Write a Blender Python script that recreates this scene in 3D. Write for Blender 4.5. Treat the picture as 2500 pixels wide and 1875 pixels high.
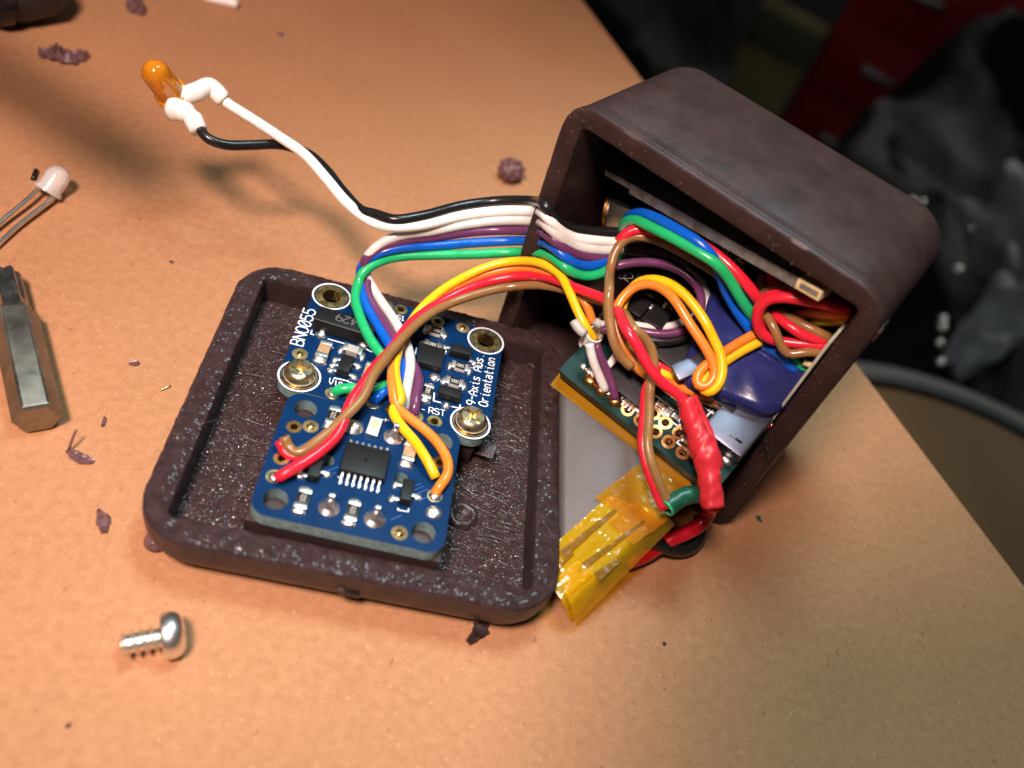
import bpy, bmesh, math, random
from mathutils import Vector as V, Matrix as MX, noise
random.seed(7)
D2R = math.radians
U = 0.001                                   # everything below is written in millimetres
for o in list(bpy.data.objects): bpy.data.objects.remove(o)
SC = bpy.context.scene; COL = SC.collection

# ------------------------------------------------------------------ camera
CAMP = V((16.203, -48.785, 83.793)); CAME = (0.76536, -0.28454, 0.05587); FPX = 2069.77
cd = bpy.data.cameras.new('camera'); cam = bpy.data.objects.new('camera', cd); COL.objects.link(cam)
cam.location = CAMP*U; cam.rotation_euler = CAME
cd.sensor_width = 36.0; cd.lens = FPX/2500*36; cd.clip_start = 0.004; cd.clip_end = 20
cd.dof.use_dof = True; cd.dof.focus_distance = 0.104; cd.dof.aperture_fstop = cd.lens/1.7
SC.camera = cam
SC.render.resolution_x = 1024; SC.render.resolution_y = 768
# ------------------------------------------------------------------ world and lamps
W = bpy.data.worlds.new('World'); SC.world = W; W.use_nodes = True
W.node_tree.nodes['Background'].inputs[0].default_value = (0.74, 0.74, 0.72, 1)
W.node_tree.nodes['Background'].inputs[1].default_value = 0.07
def aim(o, target): o.rotation_euler = (V(target) - o.location).to_track_quat('-Z', 'Y').to_euler()
ld = bpy.data.lights.new('desk_lamp', 'SPOT'); lamp = bpy.data.objects.new('desk_lamp', ld); COL.objects.link(lamp)
lamp.location = V((-42.5, -87, 224.6))*U; ld.energy = 4.85; ld.color = (1.0, 0.74, 0.66); ld.shadow_soft_size = 0.026
ld.spot_size = D2R(56.0); ld.spot_blend = 0.8; aim(lamp, V((5.0, 61.0, 0))*U)
ad = bpy.data.lights.new('cool_lamp', 'SPOT'); panel = bpy.data.objects.new('cool_lamp', ad); COL.objects.link(panel)
panel.location = V((38, 67, 230))*U; ad.energy = 1.75; ad.color = (0.68, 0.94, 1.0); ad.shadow_soft_size = 0.034
ad.spot_size = D2R(100); ad.spot_blend = 0.42; aim(panel, V((171, -33, 0))*U)
rd = bpy.data.lights.new('background_fill', 'AREA'); bg_fill = bpy.data.objects.new('background_fill', rd); COL.objects.link(bg_fill)  # fill light with no lamp behind it, added to brighten the background
bg_fill.location = (1.0, 0.95, 0.75); rd.size = 0.35; rd.energy = 2.6; rd.spread = D2R(80); rd.color = (1.0, 0.93, 0.84); aim(bg_fill, (0.55, 0.75, -0.5))
SC.view_settings.view_transform = 'Standard'; SC.view_settings.look = 'None'; SC.view_settings.gamma = 1
SC.view_settings.exposure = 0.0; SC.view_settings.use_curve_mapping = False

# ------------------------------------------------------------------ pixels to places
CM = cam.rotation_euler.to_matrix()
ZONE = dict(n=(0, 0, 1), a=(650, 650, 3.687), b=(600, 950, 3.687), c=(800, 400, 2.765), d=(1300, 150, 2.0733),
            e=(1350, 450, 3.687), f=(1700, 550, 4.148), g=(1350, 800, 3.318), h=(1300, 1000, 3.0167), i=(300, 100, 3.16),
            j=(0, 0, 2.6544), k=(330, 600, 2.0737), l=(900, 800, 2.212), m=(0, 1000, 2.37), o=(1700, 800, 2.37), p=(0, 600, 3.3175))
def px(z, x, y): a = ZONE[z]; return a[0]+x/a[2], a[1]+y/a[2]
def ray(x, y): return CM @ V(((x-1250)/FPX, -(y-937.5)/FPX, -1))
def on_plane(x, y, o, n): d = ray(x, y); return CAMP + d*((o-CAMP).dot(n)/d.dot(n))
def at(x, y, z): return on_plane(x, y, V((0, 0, z)), V((0, 0, 1)))
def at_depth(x, y, dep): return CAMP + ray(x, y)*dep
class Frame:
    def __init__(s, o, ex, ey):
        s.o = V(o); s.ex = V(ex).normalized(); s.ez = s.ex.cross(V(ey)).normalized(); s.ey = s.ez.cross(s.ex)
    def w(s, x, y, z=0): return s.o + s.ex*x + s.ey*y + s.ez*z
    def loc(s, p): d = p-s.o; return V((d.dot(s.ex), d.dot(s.ey), d.dot(s.ez)))
    def hit(s, zn, x, y, z=0):
        X, Y = px(zn, x, y); return s.loc(on_plane(X, Y, s.w(0, 0, z), s.ez))
    def sub(s, x, y, z=0, ang=0):
        c, n = math.cos(ang), math.sin(ang); return Frame(s.w(x, y, z), s.ex*c+s.ey*n, s.ey*c-s.ex*n)
WORLD = Frame((0, 0, 0), (1, 0, 0), (0, 1, 0))
BOXS = 41.5; BOXD = 25.0
bR = (MX.Rotation(-0.6252385, 3, 'Z') @ MX.Rotation(-0.0115314, 3, 'Y') @ MX.Rotation(1.617679, 3, 'X'))
FBOX = Frame((31.79, 42.07, 0.35), bR.col[0], bR.col[1])
FBNO = Frame(at(731, 918, 8.3), at(1146, 1032, 8.3)-at(731, 918, 8.3), at(803, 720.5, 8.3)-at(731, 918, 8.3))
FSM = Frame((9.95, 2.64, 9.0), (15.58, -.26, 0), (.30, 12.74, 0))
def pza(pts): return pz('a', [(x, y, z+2.3*max(0, min(1, (12-z)/5.0))) for x, y, z in pts])
exb = FBOX.ex.copy(); exb.z = 0; exb.normalize(); dnb = -FBOX.ez.copy(); dnb.z = 0; dnb.normalize()
TILT = D2R(25); FBAT = Frame(at(1388, 1478, 4.0), exb, dnb*math.cos(TILT)+V((0, 0, math.sin(TILT))))
FTEE = Frame(FBAT.w(0, 0, 2.2), FBAT.ex, FBAT.ey)
def pz(z, pts): return [at(*px(z, x, y), h) for x, y, h in pts]
def pb(z, pts): return [on_plane(*px(z, x, y), FBOX.w(0, 0, -d), FBOX.ez) for x, y, d in pts]
def pf(F, z, pts): return [F.w(*F.hit(z, x, y, h)) for x, y, h in pts]

# ------------------------------------------------------------------ materials
def mat(name, col, rough=.5, metal=0, spec=.5, var=0, vs=1, bump=0, bs=1, trans=0, coat=0, col2=None, sss=0, detail=3, stretch=None, ior=1.45, rvar=0):
    m = bpy.data.materials.new(name); m.use_nodes = True; nt = m.node_tree; P = nt.nodes['Principled BSDF']
    P.inputs['Base Color'].default_value = (*col, 1); P.inputs['Roughness'].default_value = rough; P.inputs['Metallic'].default_value = metal
    P.inputs['Specular IOR Level'].default_value = spec; P.inputs['Transmission Weight'].default_value = trans; P.inputs['IOR'].default_value = ior
    P.inputs['Coat Weight'].default_value = coat; P.inputs['Coat Roughness'].default_value = .08
    if sss: P.inputs['Subsurface Weight'].default_value = sss; P.inputs['Subsurface Radius'].default_value = (.0012, .0008, .0006); P.inputs['Subsurface Scale'].default_value = 1
    tc = nt.nodes.new('ShaderNodeTexCoord'); src = tc.outputs['Object']
    if stretch:
        mp = nt.nodes.new('ShaderNodeMapping'); mp.inputs['Scale'].default_value = stretch[0]; mp.inputs['Rotation'].default_value = stretch[1]
        nt.links.new(src, mp.inputs[0]); src = mp.outputs[0]
    def nz(scale, det=3, ro=.6):
        n = nt.nodes.new('ShaderNodeTexNoise'); n.inputs['Scale'].default_value = scale*1000; n.inputs['Detail'].default_value = det; n.inputs['Roughness'].default_value = ro
        nt.links.new(src, n.inputs['Vector']); return n
    if var or col2:
        n = nz(vs); r = nt.nodes.new('ShaderNodeValToRGB'); a = r.color_ramp.elements
        c2 = col2 or tuple(min(1, c*(1+var)) for c in col); c1 = col if col2 else tuple(c*(1-var) for c in col)
        a[0].position = .34; a[1].position = .66; a[0].color = (*c1, 1); a[1].color = (*c2, 1)
        nt.links.new(n.outputs['Fac'], r.inputs[0]); nt.links.new(r.outputs[0], P.inputs['Base Color'])
    if rvar:
        n = nz(vs*.7); mr = nt.nodes.new('ShaderNodeMapRange'); mr.inputs[1].default_value = .3; mr.inputs[2].default_value = .7
        mr.inputs[3].default_value = max(.02, rough-rvar); mr.inputs[4].default_value = rough+rvar
        nt.links.new(n.outputs['Fac'], mr.inputs[0]); nt.links.new(mr.outputs[0], P.inputs['Roughness'])
    if bump:
        n = nz(bs, detail); b = nt.nodes.new('ShaderNodeBump'); b.inputs['Strength'].default_value = bump; b.inputs['Distance'].default_value = .25/bs*U
        nt.links.new(n.outputs['Fac'], b.inputs['Height']); nt.links.new(b.outputs[0], P.inputs['Normal'])
    return m
def bsdf(m): return m.node_tree.nodes['Principled BSDF']
PL = (0.034, 0.021, 0.0215)
M = dict(
    plastic=mat('printed_plastic', PL, .42, var=.18, vs=.5, bump=.35, bs=2.2, rvar=.1),
    rough_plastic=mat('printed_plastic_rough', PL, .24, var=.25, vs=1.2, bump=1.0, bs=4.5, detail=3, spec=.55),
    facet=mat('printed_plastic_facets', (.040, .024, .024), .13, var=.25, vs=.8, spec=.19),
    facet_rim=mat('printed_plastic_rim', (.038, .024, .025), .16, var=.25, vs=.8, spec=.13),
    strand=mat('plastic_strand', (.07, .045, .045), .2, spec=.7),
    shaving=mat('plastic_shaving', (.135, .068, .072), .28, var=.3, vs=2, bump=.6, bs=3),
    pcb=mat('blue_solder_mask', (.0010, .022, .084), .4, var=.12, vs=.4, spec=.12, bump=.06, bs=1.5),
    pcbedge=mat('fibreglass_edge', (.17, .27, .27), .6, var=.25, vs=1.5),
    green_pcb=mat('green_solder_mask', (.0018, .024, .020), .35, spec=.2, var=.2, vs=.8),
    black_pcb=mat('black_solder_mask', (.008, .009, .011), .3, var=.2, vs=.5),
    gold=mat('gold_pad', (.72, .52, .20), .32, metal=1, var=.2, vs=1.5, rvar=.1),
    copper=mat('copper_pad', (.62, .30, .10), .3, metal=1, var=.25, vs=2),
    darkgold=mat('tented_via', (.22, .19, .09), .4, var=.25, vs=2),
    solder=mat('solder', (.86, .85, .82), .34, metal=1, bump=.5, bs=1.6, var=.15, vs=2),
    tin=mat('tin_plating', (.85, .84, .79), .34, metal=1, bump=.2, bs=3),
    steel=mat('steel', (.42, .42, .40), .33, metal=1, var=.2, vs=.8, bump=.25, bs=2.5, rvar=.08),
    bitsteel=mat('chromed_steel', (.30, .29, .25), .44, metal=1, var=.2, vs=.3, bump=.12, bs=1.2, rvar=.1),
    brass=mat('zinc_yellow', (.80, .68, .42), .3, metal=1, var=.2, vs=1.0, bump=.12, bs=1.5, rvar=.06),
    ic=mat('epoxy_black', (.009, .009, .0095), .45, spec=.3, var=.3, vs=3, bump=.2, bs=8),
    gloss_black=mat('gloss_black', (.01, .01, .011), .16),
    ceramic=mat('ceramic_white', (.62, .60, .55), .5, var=.08, vs=2),
    tan=mat('capacitor_tan', (.38, .25, .13), .38, var=.12, vs=2),
    greycap=mat('capacitor_grey', (.38, .37, .34), .45, var=.1, vs=2),
    silk=mat('silkscreen_white', (.78, .80, .80), .6),
    etch=mat('etched_grey', (.10, .10, .10), .6),
    code=mat('resistor_code', (.62, .60, .52), .6),
    shrink_white=mat('white_shrink', (.80, .79, .74), .42, bump=.12, bs=1.5, var=.03, vs=1),
    shrink_red=mat('red_shrink', (.60, .024, .036), .38, bump=.15, bs=1.5, var=.08, vs=.6),
    shrink_green=mat('green_shrink', (.010, .085, .05), .35, var=.2, vs=.8),
    amber=mat('amber_epoxy', (1.0, .43, .02), .06, trans=.64, ior=1.5, coat=.3),
    clear=mat('milky_epoxy', (.92, .89, .85), .16, trans=.55, ior=1.5, coat=.3),
    foil=mat('battery_foil', (.092, .082, .080), .45, metal=.2, var=.06, vs=.3, bump=.15, bs=2),
    bluewrap=mat('blue_wrap', (.016, .022, .12), .26, var=.25, vs=.3, bump=.12, bs=.5, coat=.3),
    mica=mat('clear_edge', (.24, .25, .25), .5, vs=.45, bump=.8, bs=1.0, col2=(.11, .095, .065)),
    ivory=mat('ivory_connector', (.62, .50, .26), .5, var=.15, vs=1),
    paleedge=mat('pale_board_edge', (.42, .44, .34), .5, var=.1, vs=.7),
    white_scrap=mat('white_plastic', (.75, .73, .68), .4),
)
def wire_mat(n, c, sss=.0): M[n] = mat('insulation_'+n, c, .25, spec=.5, var=.08, vs=.5, bump=.12, bs=.9, rvar=.1)
for n, c in dict(black=(.010, .010, .011), white=(.86, .85, .80), grey=(.60, .59, .555), purple=(.125, .036, .10), blue=(.003, .095, .52), green=(.014, .42, .135),
                 yellow=(.84, .50, .010), orange=(.74, .22, .028), red=(.64, .016, .036), brown=(.25, .13, .045), bred=(.52, .008, .022)).items(): wire_mat(n, c)
# kapton: amber film that lets the cell show through
def kapton(name, fac, col):
    m = bpy.data.materials.new(name); m.use_nodes = True; nt = m.node_tree; P = nt.nodes['Principled BSDF']; O = nt.nodes['Material Output']
    P.inputs['Base Color'].default_value = (*col, 1); P.inputs['Roughness'].default_value = .22; P.inputs['Coat Weight'].default_value = 1; P.inputs['Coat Roughness'].default_value = .05
    T = nt.nodes.new('ShaderNodeBsdfTransparent'); T.inputs[0].default_value = (.98, .70, .05, 1); X = nt.nodes.new('ShaderNodeMixShader'); X.inputs[0].default_value = fac
    tc = nt.nodes.new('ShaderNodeTexCoord'); n = nt.nodes.new('ShaderNodeTexNoise'); n.inputs['Scale'].default_value = 170; n.inputs['Detail'].default_value = 1.5
    b = nt.nodes.new('ShaderNodeBump'); b.inputs['Strength'].default_value = .6; b.inputs['Distance'].default_value = .0009
    nt.links.new(tc.outputs['Object'], n.inputs[0]); nt.links.new(n.outputs['Fac'], b.inputs['Height']); nt.links.new(b.outputs[0], P.inputs['Normal'])
    nt.links.new(T.outputs[0], X.inputs[1]); nt.links.new(P.outputs[0], X.inputs[2]); nt.links.new(X.outputs[0], O.inputs[0]); return m
M['kapton'] = kapton('amber_film', .36, (.92, .60, .010)); M['kapton2'] = kapton('amber_film_double', .34, (.62, .30, .008))

# ------------------------------------------------------------------ object helpers
WL = {}
def tag(o, label=None, cat=None, group=None, kind=None):
    for k, v in (('label', label), ('category', cat), ('group', group), ('kind', kind)):
        if v: o[k] = v
    return o
def thing(name, base, label, cat, group=None):
    o = bpy.data.objects.new(name, None); COL.objects.link(o); o.empty_display_size = .004; o.location = V(base)*U; WL[o] = V(base); return tag(o, label, cat, group)
def mesh(name, bm, m, parent=None, smooth=True, base=None, auto=None):
    """bm is in world millimetres"""
    b = WL[parent] if parent is not None else V(base or (0, 0, 0))
    bmesh.ops.translate(bm, verts=bm.verts, vec=-b); bmesh.ops.scale(bm, verts=bm.verts, vec=(U, U, U))
    me = bpy.data.meshes.new(name); bm.to_mesh(me); bm.free()
    for k in (m if isinstance(m, list) else [m]): me.materials.append(M[k] if isinstance(k, str) else k)
    if smooth:
        for p in me.polygons: p.use_smooth = True
        if auto: me.set_sharp_from_angle(angle=D2R(auto))
    o = bpy.data.objects.new(name, me); COL.objects.link(o); WL[o] = b
    if parent is not None: o.parent = parent
    else: o.location = b*U
    return o
def one(name, bm, m, label, cat, base, group=None, smooth=True, auto=None): return tag(mesh(name, bm, m, None, smooth, base, auto), label, cat, group)

def spline(pts, step=.5):
    pts = [V(p) for p in pts]; P = [pts[0]*2-pts[1]]+pts+[pts[-1]*2-pts[-2]]; out = []
    for i in range(1, len(P)-2):
        p0, p1, p2, p3 = P[i-1:i+3]; t0 = 0; t1 = max((p1-p0).length, 1e-4)**.5; t2 = t1+max((p2-p1).length, 1e-4)**.5; t3 = t2+max((p3-p2).length, 1e-4)**.5
        n = max(2, int((p2-p1).length/step))
        for k in range(n):
            t = t1+(t2-t1)*k/n
            A1 = p0*((t1-t)/(t1-t0))+p1*((t-t0)/(t1-t0)); A2 = p1*((t2-t)/(t2-t1))+p2*((t-t1)/(t2-t1)); A3 = p2*((t3-t)/(t3-t2))+p3*((t-t2)/(t3-t2))
            B1 = A1*((t2-t)/(t2-t0))+A2*((t-t0)/(t2-t0)); B2 = A2*((t3-t)/(t3-t1))+A3*((t-t1)/(t3-t1)); out.append(B1*((t2-t)/(t2-t1))+B2*((t-t1)/(t2-t1)))
    out.append(pts[-1])
    for _ in range(2): out = [out[0]]+[(out[i-1]+out[i]*2+out[i+1])/4 for i in range(1, len(out)-1)]+[out[-1]]
    return out
def tube(bm, path, r, seg=10, flat=None, caps=True, rough=0):
    """r: number or function of 0..1"""
    n = len(path); rf = r if callable(r) else (lambda t: r)
    T = [(path[min(i+1, n-1)]-path[max(i-1, 0)]).normalized() for i in range(n)]
    up = V((0, 0, 1)) if abs(T[0].z) < .9 else V((1, 0, 0)); N = (up-T[0]*up.dot(T[0])).normalized(); rings = []
    for i in range(n):
        N = (N-T[i]*N.dot(T[i])).normalized(); B = T[i].cross(N); ring = []
        for k in range(seg):
            a = 2*math.pi*k/seg; rr = rf(i/(n-1)) * (1+rough*noise.noise(path[i]*1.3+V((math.cos(a), math.sin(a), 0))*1.5))
            ring.append(bm.verts.new(path[i]+N*(math.cos(a)*rr)+B*(math.sin(a)*rr)))
        rings.append(ring)
    for i in range(n-1):
        for k in range(seg): bm.faces.new((rings[i][k], rings[i][(k+1) % seg], rings[i+1][(k+1) % seg], rings[i+1][k]))
    if caps: bm.faces.new(rings[0][::-1]); bm.faces.new(rings[-1])
    return bm
def wire(name, pts, r, m, parent, seg=10, step=.5): return mesh(name, tube(bmesh.new(), spline(pts, step), r, seg), m, parent)
def lathe(bm, F, prof, seg=24, cap0=True, cap1=True, mod=None):
    rings = []
    for (r, z) in prof:
        ring = []
        for k in range(seg):
            a = 2*math.pi*k/seg; rr = r if mod is None else mod(r, z, a); ring.append(bm.verts.new(F.w(rr*math.cos(a), rr*math.sin(a), z)))
        rings.append(ring)
    for i in range(len(rings)-1):
        for k in range(seg): bm.faces.new((rings[i][k], rings[i][(k+1) % seg], rings[i+1][(k+1) % seg], rings[i+1][k]))
    if cap0: bm.faces.new(rings[0][::-1])
    if cap1: bm.faces.new(rings[-1])
    return bm
def box(bm, F, c, s, bev=0, taper=0):
    x, y, z = c; a, b, h = s[0]/2, s[1]/2, s[2]; vs = []
    for zz, k in ((z, 0), (z+h, taper)):
        for sx, sy in ((-1, -1), (1, -1), (1, 1), (-1, 1)): vs.append(bm.verts.new(F.w(x+sx*(a-k), y+sy*(b-k), zz)))
    fs = [bm.faces.new([vs[i] for i in f]) for f in ((3, 2, 1, 0), (4, 5, 6, 7), (0, 1, 5, 4), (1, 2, 6, 5), (2, 3, 7, 6), (3, 0, 4, 7))]
    if bev: bmesh.ops.bevel(bm, geom=list({e for f in fs for e in f.edges}), offset=bev, segments=2, profile=.6, affect='EDGES')
    return bm
def rrect(w, h, r, n=6, cx=0, cy=0):
    out = []
    for (sx, sy, a0) in ((1, -1, -90), (1, 1, 0), (-1, 1, 90), (-1, -1, 180)):
        for k in range(n+1):
            a = D2R(a0+90*k/n); out.append((cx+sx*(w/2-r)+r*math.cos(a), cy+sy*(h/2-r)+r*math.sin(a)))
    return out
def plate(F, outline, holes, z0, z1):
    bm = bmesh.new(); edges = []
    def loop(pts):
        vs = [bm.verts.new(F.w(x, y, z1)) for x, y in pts]
        for i in range(len(vs)): edges.append(bm.edges.new((vs[i], vs[(i+1) % len(vs)])))
    loop(outline)
    for (x, y, r) in holes: loop([(x+r*math.cos(2*math.pi*k/20), y+r*math.sin(2*math.pi*k/20)) for k in range(20)])
    bmesh.ops.triangle_fill(bm, use_beauty=True, use_dissolve=False, edges=edges)
    top = list(bm.faces)
    for f in top:
        f.normal_update()
        if f.normal.dot(F.ez) < 0: f.normal_flip()
    g = bmesh.ops.extrude_face_region(bm, geom=top); nv = [e for e in g['geom'] if isinstance(e, bmesh.types.BMVert)]
    tops = set(top)
    # the extruded copy becomes the bottom
    bmesh.ops.translate(bm, verts=nv, vec=F.ez*(z0-z1))
    bmesh.ops.recalc_face_normals(bm, faces=bm.faces)
    for f in bm.faces: f.material_index = 1 if abs(f.normal.dot(F.ez)) < .5 else 0
    return bm
def ringpad(F, x, y, ri, ro, h=.03, wall=1.2):
    bm = bmesh.new(); lathe(bm, F.sub(x, y), [(ri, -wall), (ri, h), (ro, h), (ro, 0)] , 28, False, False); 
    for f in bm.faces: f.normal_update()
    return bm
def discpad(F, x, y, r, h=.03): return lathe(bmesh.new(), F.sub(x, y), [(r, 0), (r, h)], 20, False, True)
# stroke font on a 4 x 6 cell
GL = {'B': [[(0, 0), (0, 6), (2.6, 6), (3.6, 5.2), (3.6, 4), (2.6, 3.2), (0, 3.2)], [(2.6, 3.2), (4, 2.3), (4, .9), (2.8, 0), (0, 0)]], 'N': [[(0, 0), (0, 6), (4, 0), (4, 6)]],
      'O': [[(1.2, 0), (0, 1.4), (0, 4.6), (1.2, 6), (2.8, 6), (4, 4.6), (4, 1.4), (2.8, 0), (1.2, 0)]], '5': [[(3.7, 6), (.4, 6), (.2, 3.4), (2.4, 3.7), (4, 2.6), (4, 1.2), (2.7, 0), (1, 0), (0, .8)]],
      'V': [[(0, 6), (.3, 2.2), (2, 0), (3.7, 2.2), (4, 6)]], 'i': [[(1, 4), (2, 4), (2, .6), (2.6, 0), (3.4, 0)], [(2, 5.7), (2, 6)]], 'n': [[(.4, 0), (.4, 4)], [(.4, 3), (1.6, 4), (3, 4), (3.6, 3.2), (3.6, 0)]],
      '3': [[(0, 5.2), (1.2, 6), (3, 6), (3.8, 5), (3.8, 4), (2.6, 3.2), (4, 2.3), (4, 1), (2.8, 0), (1, 0), (0, .8)]], 'R': [[(0, 0), (0, 6), (2.8, 6), (3.9, 5.1), (3.9, 3.8), (2.8, 3), (0, 3)], [(2, 3), (4, 0)]],
      'S': [[(4, 5.2), (2.8, 6), (1.2, 6), (0, 5.2), (0, 4), (1.2, 3.2), (2.8, 2.9), (4, 2.1), (4, .9), (2.8, 0), (1.2, 0), (0, .8)]], 'T': [[(0, 6), (4, 6)], [(2, 6), (2, 0)]], '-': [[(.6, 3), (3.4, 3)]],
      '9': [[(3.6, 3.2), (2.8, 2.6), (1.2, 2.6), (0, 3.6), (0, 5), (1.2, 6), (2.8, 6), (4, 5), (4, 2.6), (2.6, .2)]], 'A': [[(0, 0), (0, 4), (2, 6), (4, 4), (4, 0)], [(0, 2.4), (4, 2.4)]],
      'x': [[(.3, 4), (3.7, 0)], [(.3, 0), (3.7, 4)]], 's': [[(3.6, 3.6), (2.6, 4), (1.2, 4), (.4, 3.2), (1.2, 2.3), (2.8, 1.8), (3.6, 1), (2.8, 0), (1, 0), (.2, .5)]], 'b': [[(.4, 6), (.4, 0), (2.8, 0), (3.7, 1), (3.7, 3), (2.8, 4), (.4, 4)]],
      '.': [[(1.8, 0), (2.2, .2)]], 'r': [[(.6, 0), (.6, 4)], [(.6, 2.6), (1.8, 4), (3.4, 4)]], 'e': [[(.4, 2), (3.7, 2), (3.7, 3), (2.8, 4), (1.3, 4), (.4, 3), (.4, 1), (1.3, 0), (3.2, 0)]],
      't': [[(1.6, 6), (1.6, .8), (2.3, 0), (3.4, 0)], [(.4, 4), (3.2, 4)]], 'a': [[(.6, 4), (2.8, 4), (3.6, 3.2), (3.6, 0), (1.2, 0), (.3, .8), (.3, 1.6), (1.2, 2.3), (3.6, 2.3)]], 'o': [[(1.2, 0), (.3, 1), (.3, 3), (1.2, 4), (2.8, 4), (3.7, 3), (3.7, 1), (2.8, 0), (1.2, 0)]],
      'D': [[(0, 0), (0, 6), (2.4, 6), (4, 4.6), (4, 1.4), (2.4, 0), (0, 0)]], '1': [[(.6, 4.6), (2, 6), (2, 0)], [(.6, 0), (3.4, 0)]], '2': [[(0, 5), (1.2, 6), (2.8, 6), (4, 5), (4, 3.8), (0, 0), (4, 0)]], '4': [[(3, 0), (3, 6), (0, 2), (4, 2)]],
      'C': [[(4, 5), (2.8, 6), (1.2, 6), (0, 4.8), (0, 1.2), (1.2, 0), (2.8, 0), (4, 1)]], 'G': [[(4, 5), (2.8, 6), (1.2, 6), (0, 4.8), (0, 1.2), (1.2, 0), (3, 0), (4, 1), (4, 2.8), (2.4, 2.8)]], '+': [[(2, .8), (2, 5.2)], [(0, 3), (4, 3)]], 'P': [[(0, 0), (0, 6), (2.8, 6), (4, 5), (4, 3.8), (2.8, 2.8), (0, 2.8)]],
      'U': [[(0, 6), (0, 1.2), (1.2, 0), (2.8, 0), (4, 1.2), (4, 6)]], 'F': [[(0, 0), (0, 6), (4, 6)], [(0, 3), (3, 3)]]}
GL['0'] = GL['O']+[[(.6, 1), (3.4, 5)]]; GL[' '] = []
def stroke(bm, F, pts, w, z):
    for i in range(len(pts)-1):
        a, b = V(pts[i]), V(pts[i+1]); d = b-a
        if d.length < 1e-6: continue
        d.normalize(); n = V((-d.y, d.x))*w; e = d*w*.45
        vs = [bm.verts.new(F.w(*q, z+.0006*i)) for q in (a-n-e, b-n+e, b+n+e, a+n-e)]; bm.faces.new(vs)
def text(bm, F, s, p0, p1, h, z, wt=.06, dash0=True):
    """baseline from p0 to p1 (local xy), letters of height h standing to the left of that direction"""
    p0 = V(p0[:2]); p1 = V(p1[:2]); d = p1-p0; L = d.length; d.normalize(); n = V((-d.y, d.x)); adv = L/(len(s)-.22); k = adv*.78/4
    for i, ch in enumerate(s):
        for st in GL[ch if dash0 or ch != '0' else 'O']: stroke(bm, F, [tuple(p0+d*(i*adv+x*k)+n*(y*h/6)) for x, y in st], h*wt, z)
    return bm

# ================================================================== the setting
def sheet(name, poly, z0, z1, m, **kw):
    bm = bmesh.new(); vs = [bm.verts.new((x, y, z1)) for x, y in poly]; f = bm.faces.new(vs); f.normal_update()
    if f.normal.z < 0: f.normal_flip()
    g = bmesh.ops.extrude_face_region(bm, geom=[f]); bmesh.ops.translate(bm, verts=[e for e in g['geom'] if isinstance(e, bmesh.types.BMVert)], vec=(0, 0, z0-z1)); bmesh.ops.recalc_face_normals(bm, faces=bm.faces)
    return mesh(name, bm, m, None, False, (0, 0, 0))
mt = mat('brown_hardboard', (.57, .285, .135), .62, var=.035, vs=.35, bump=.10, bs=2.4, spec=.12)
nt = mt.node_tree; Pn = bsdf(mt); tcn = nt.nodes.new('ShaderNodeTexCoord')
ns = []
for sc, dt in ((40, 5), (900, 3), (4200, 1)):
    n = nt.nodes.new('ShaderNodeTexNoise'); n.inputs['Scale'].default_value = sc; n.inputs['Detail'].default_value = dt; nt.links.new(tcn.outputs['Object'], n.inputs[0]); ns.append(n)
def mathn(op, a, b):
    q = nt.nodes.new('ShaderNodeMath'); q.operation = op
    for i, v in enumerate((a, b)):
        if isinstance(v, float): q.inputs[i].default_value = v
        else: nt.links.new(v, q.inputs[i])
    return q.outputs[0]
sm = mathn('ADD', mathn('MULTIPLY', ns[0].outputs['Fac'], .22), mathn('ADD', mathn('MULTIPLY', ns[1].outputs['Fac'], .38), mathn('MULTIPLY', ns[2].outputs['Fac'], .40)))
rp = nt.nodes.new('ShaderNodeValToRGB'); rp.color_ramp.elements[0].position = .36; rp.color_ramp.elements[1].position = .64
rp.color_ramp.elements[0].color = (.355, .172, .083, 1); rp.color_ramp.elements[1].color = (.475, .245, .125, 1)
nt.links.new(sm, rp.inputs[0]); last = rp.outputs[0]
for sc, lo, hi, cmul in ((1300, .70, .76, (.76, .70, .66, 1)), (2300, .70, .76, (1.28, 1.3, 1.32, 1)), (260, .70, .80, (.93, .89, .87, 1))):   # dark flecks, pale fibres, dull stains
    n = nt.nodes.new('ShaderNodeTexNoise'); n.inputs['Scale'].default_value = sc; n.inputs['Detail'].default_value = 1.5; mpn = nt.nodes.new('ShaderNodeMapping'); mpn.inputs['Scale'].default_value = (1, .55, 1); mpn.inputs['Location'].default_value = (sc, 0, 0)
    nt.links.new(tcn.outputs['Object'], mpn.inputs[0]); nt.links.new(mpn.outputs[0], n.inputs[0]); mr = nt.nodes.new('ShaderNodeMapRange'); mr.inputs[1].default_value = lo; mr.inputs[2].default_value = hi; nt.links.new(n.outputs['Fac'], mr.inputs[0])
    mxn = nt.nodes.new('ShaderNodeMix'); mxn.data_type = 'RGBA'; mxn.blend_type = 'MULTIPLY'; nt.links.new(mr.outputs[0], mxn.inputs[0]); nt.links.new(last, mxn.inputs[6]); mxn.inputs[7].default_value = cmul; last = mxn.outputs[2]
nt.links.new(last, Pn.inputs['Base Color'])
e0 = at(1420, 0, 0); e1 = at(2500, 1432, 0); ed = (e1-e0).normalized(); ea = e0-ed*130; eb = e1+ed*120
table = sheet('table_top', [(ea.x, ea.y), (-330, 330), (-330, -180), (eb.x-60, -180), (eb.x, eb.y)], -6, 0, mt); tag(table, kind='structure')
fl = sheet('floor', [(-3000, -1500), (4500, -1500), (4500, 6500), (-3000, 6500)], -760, -745, mat('dark_floor', (.012, .014, .017), .7, var=.4, vs=.004)); tag(fl, kind='structure')

# ---- background things beyond the table edge, far out of focus
def along(p, d, l): return p+d*l
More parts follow.
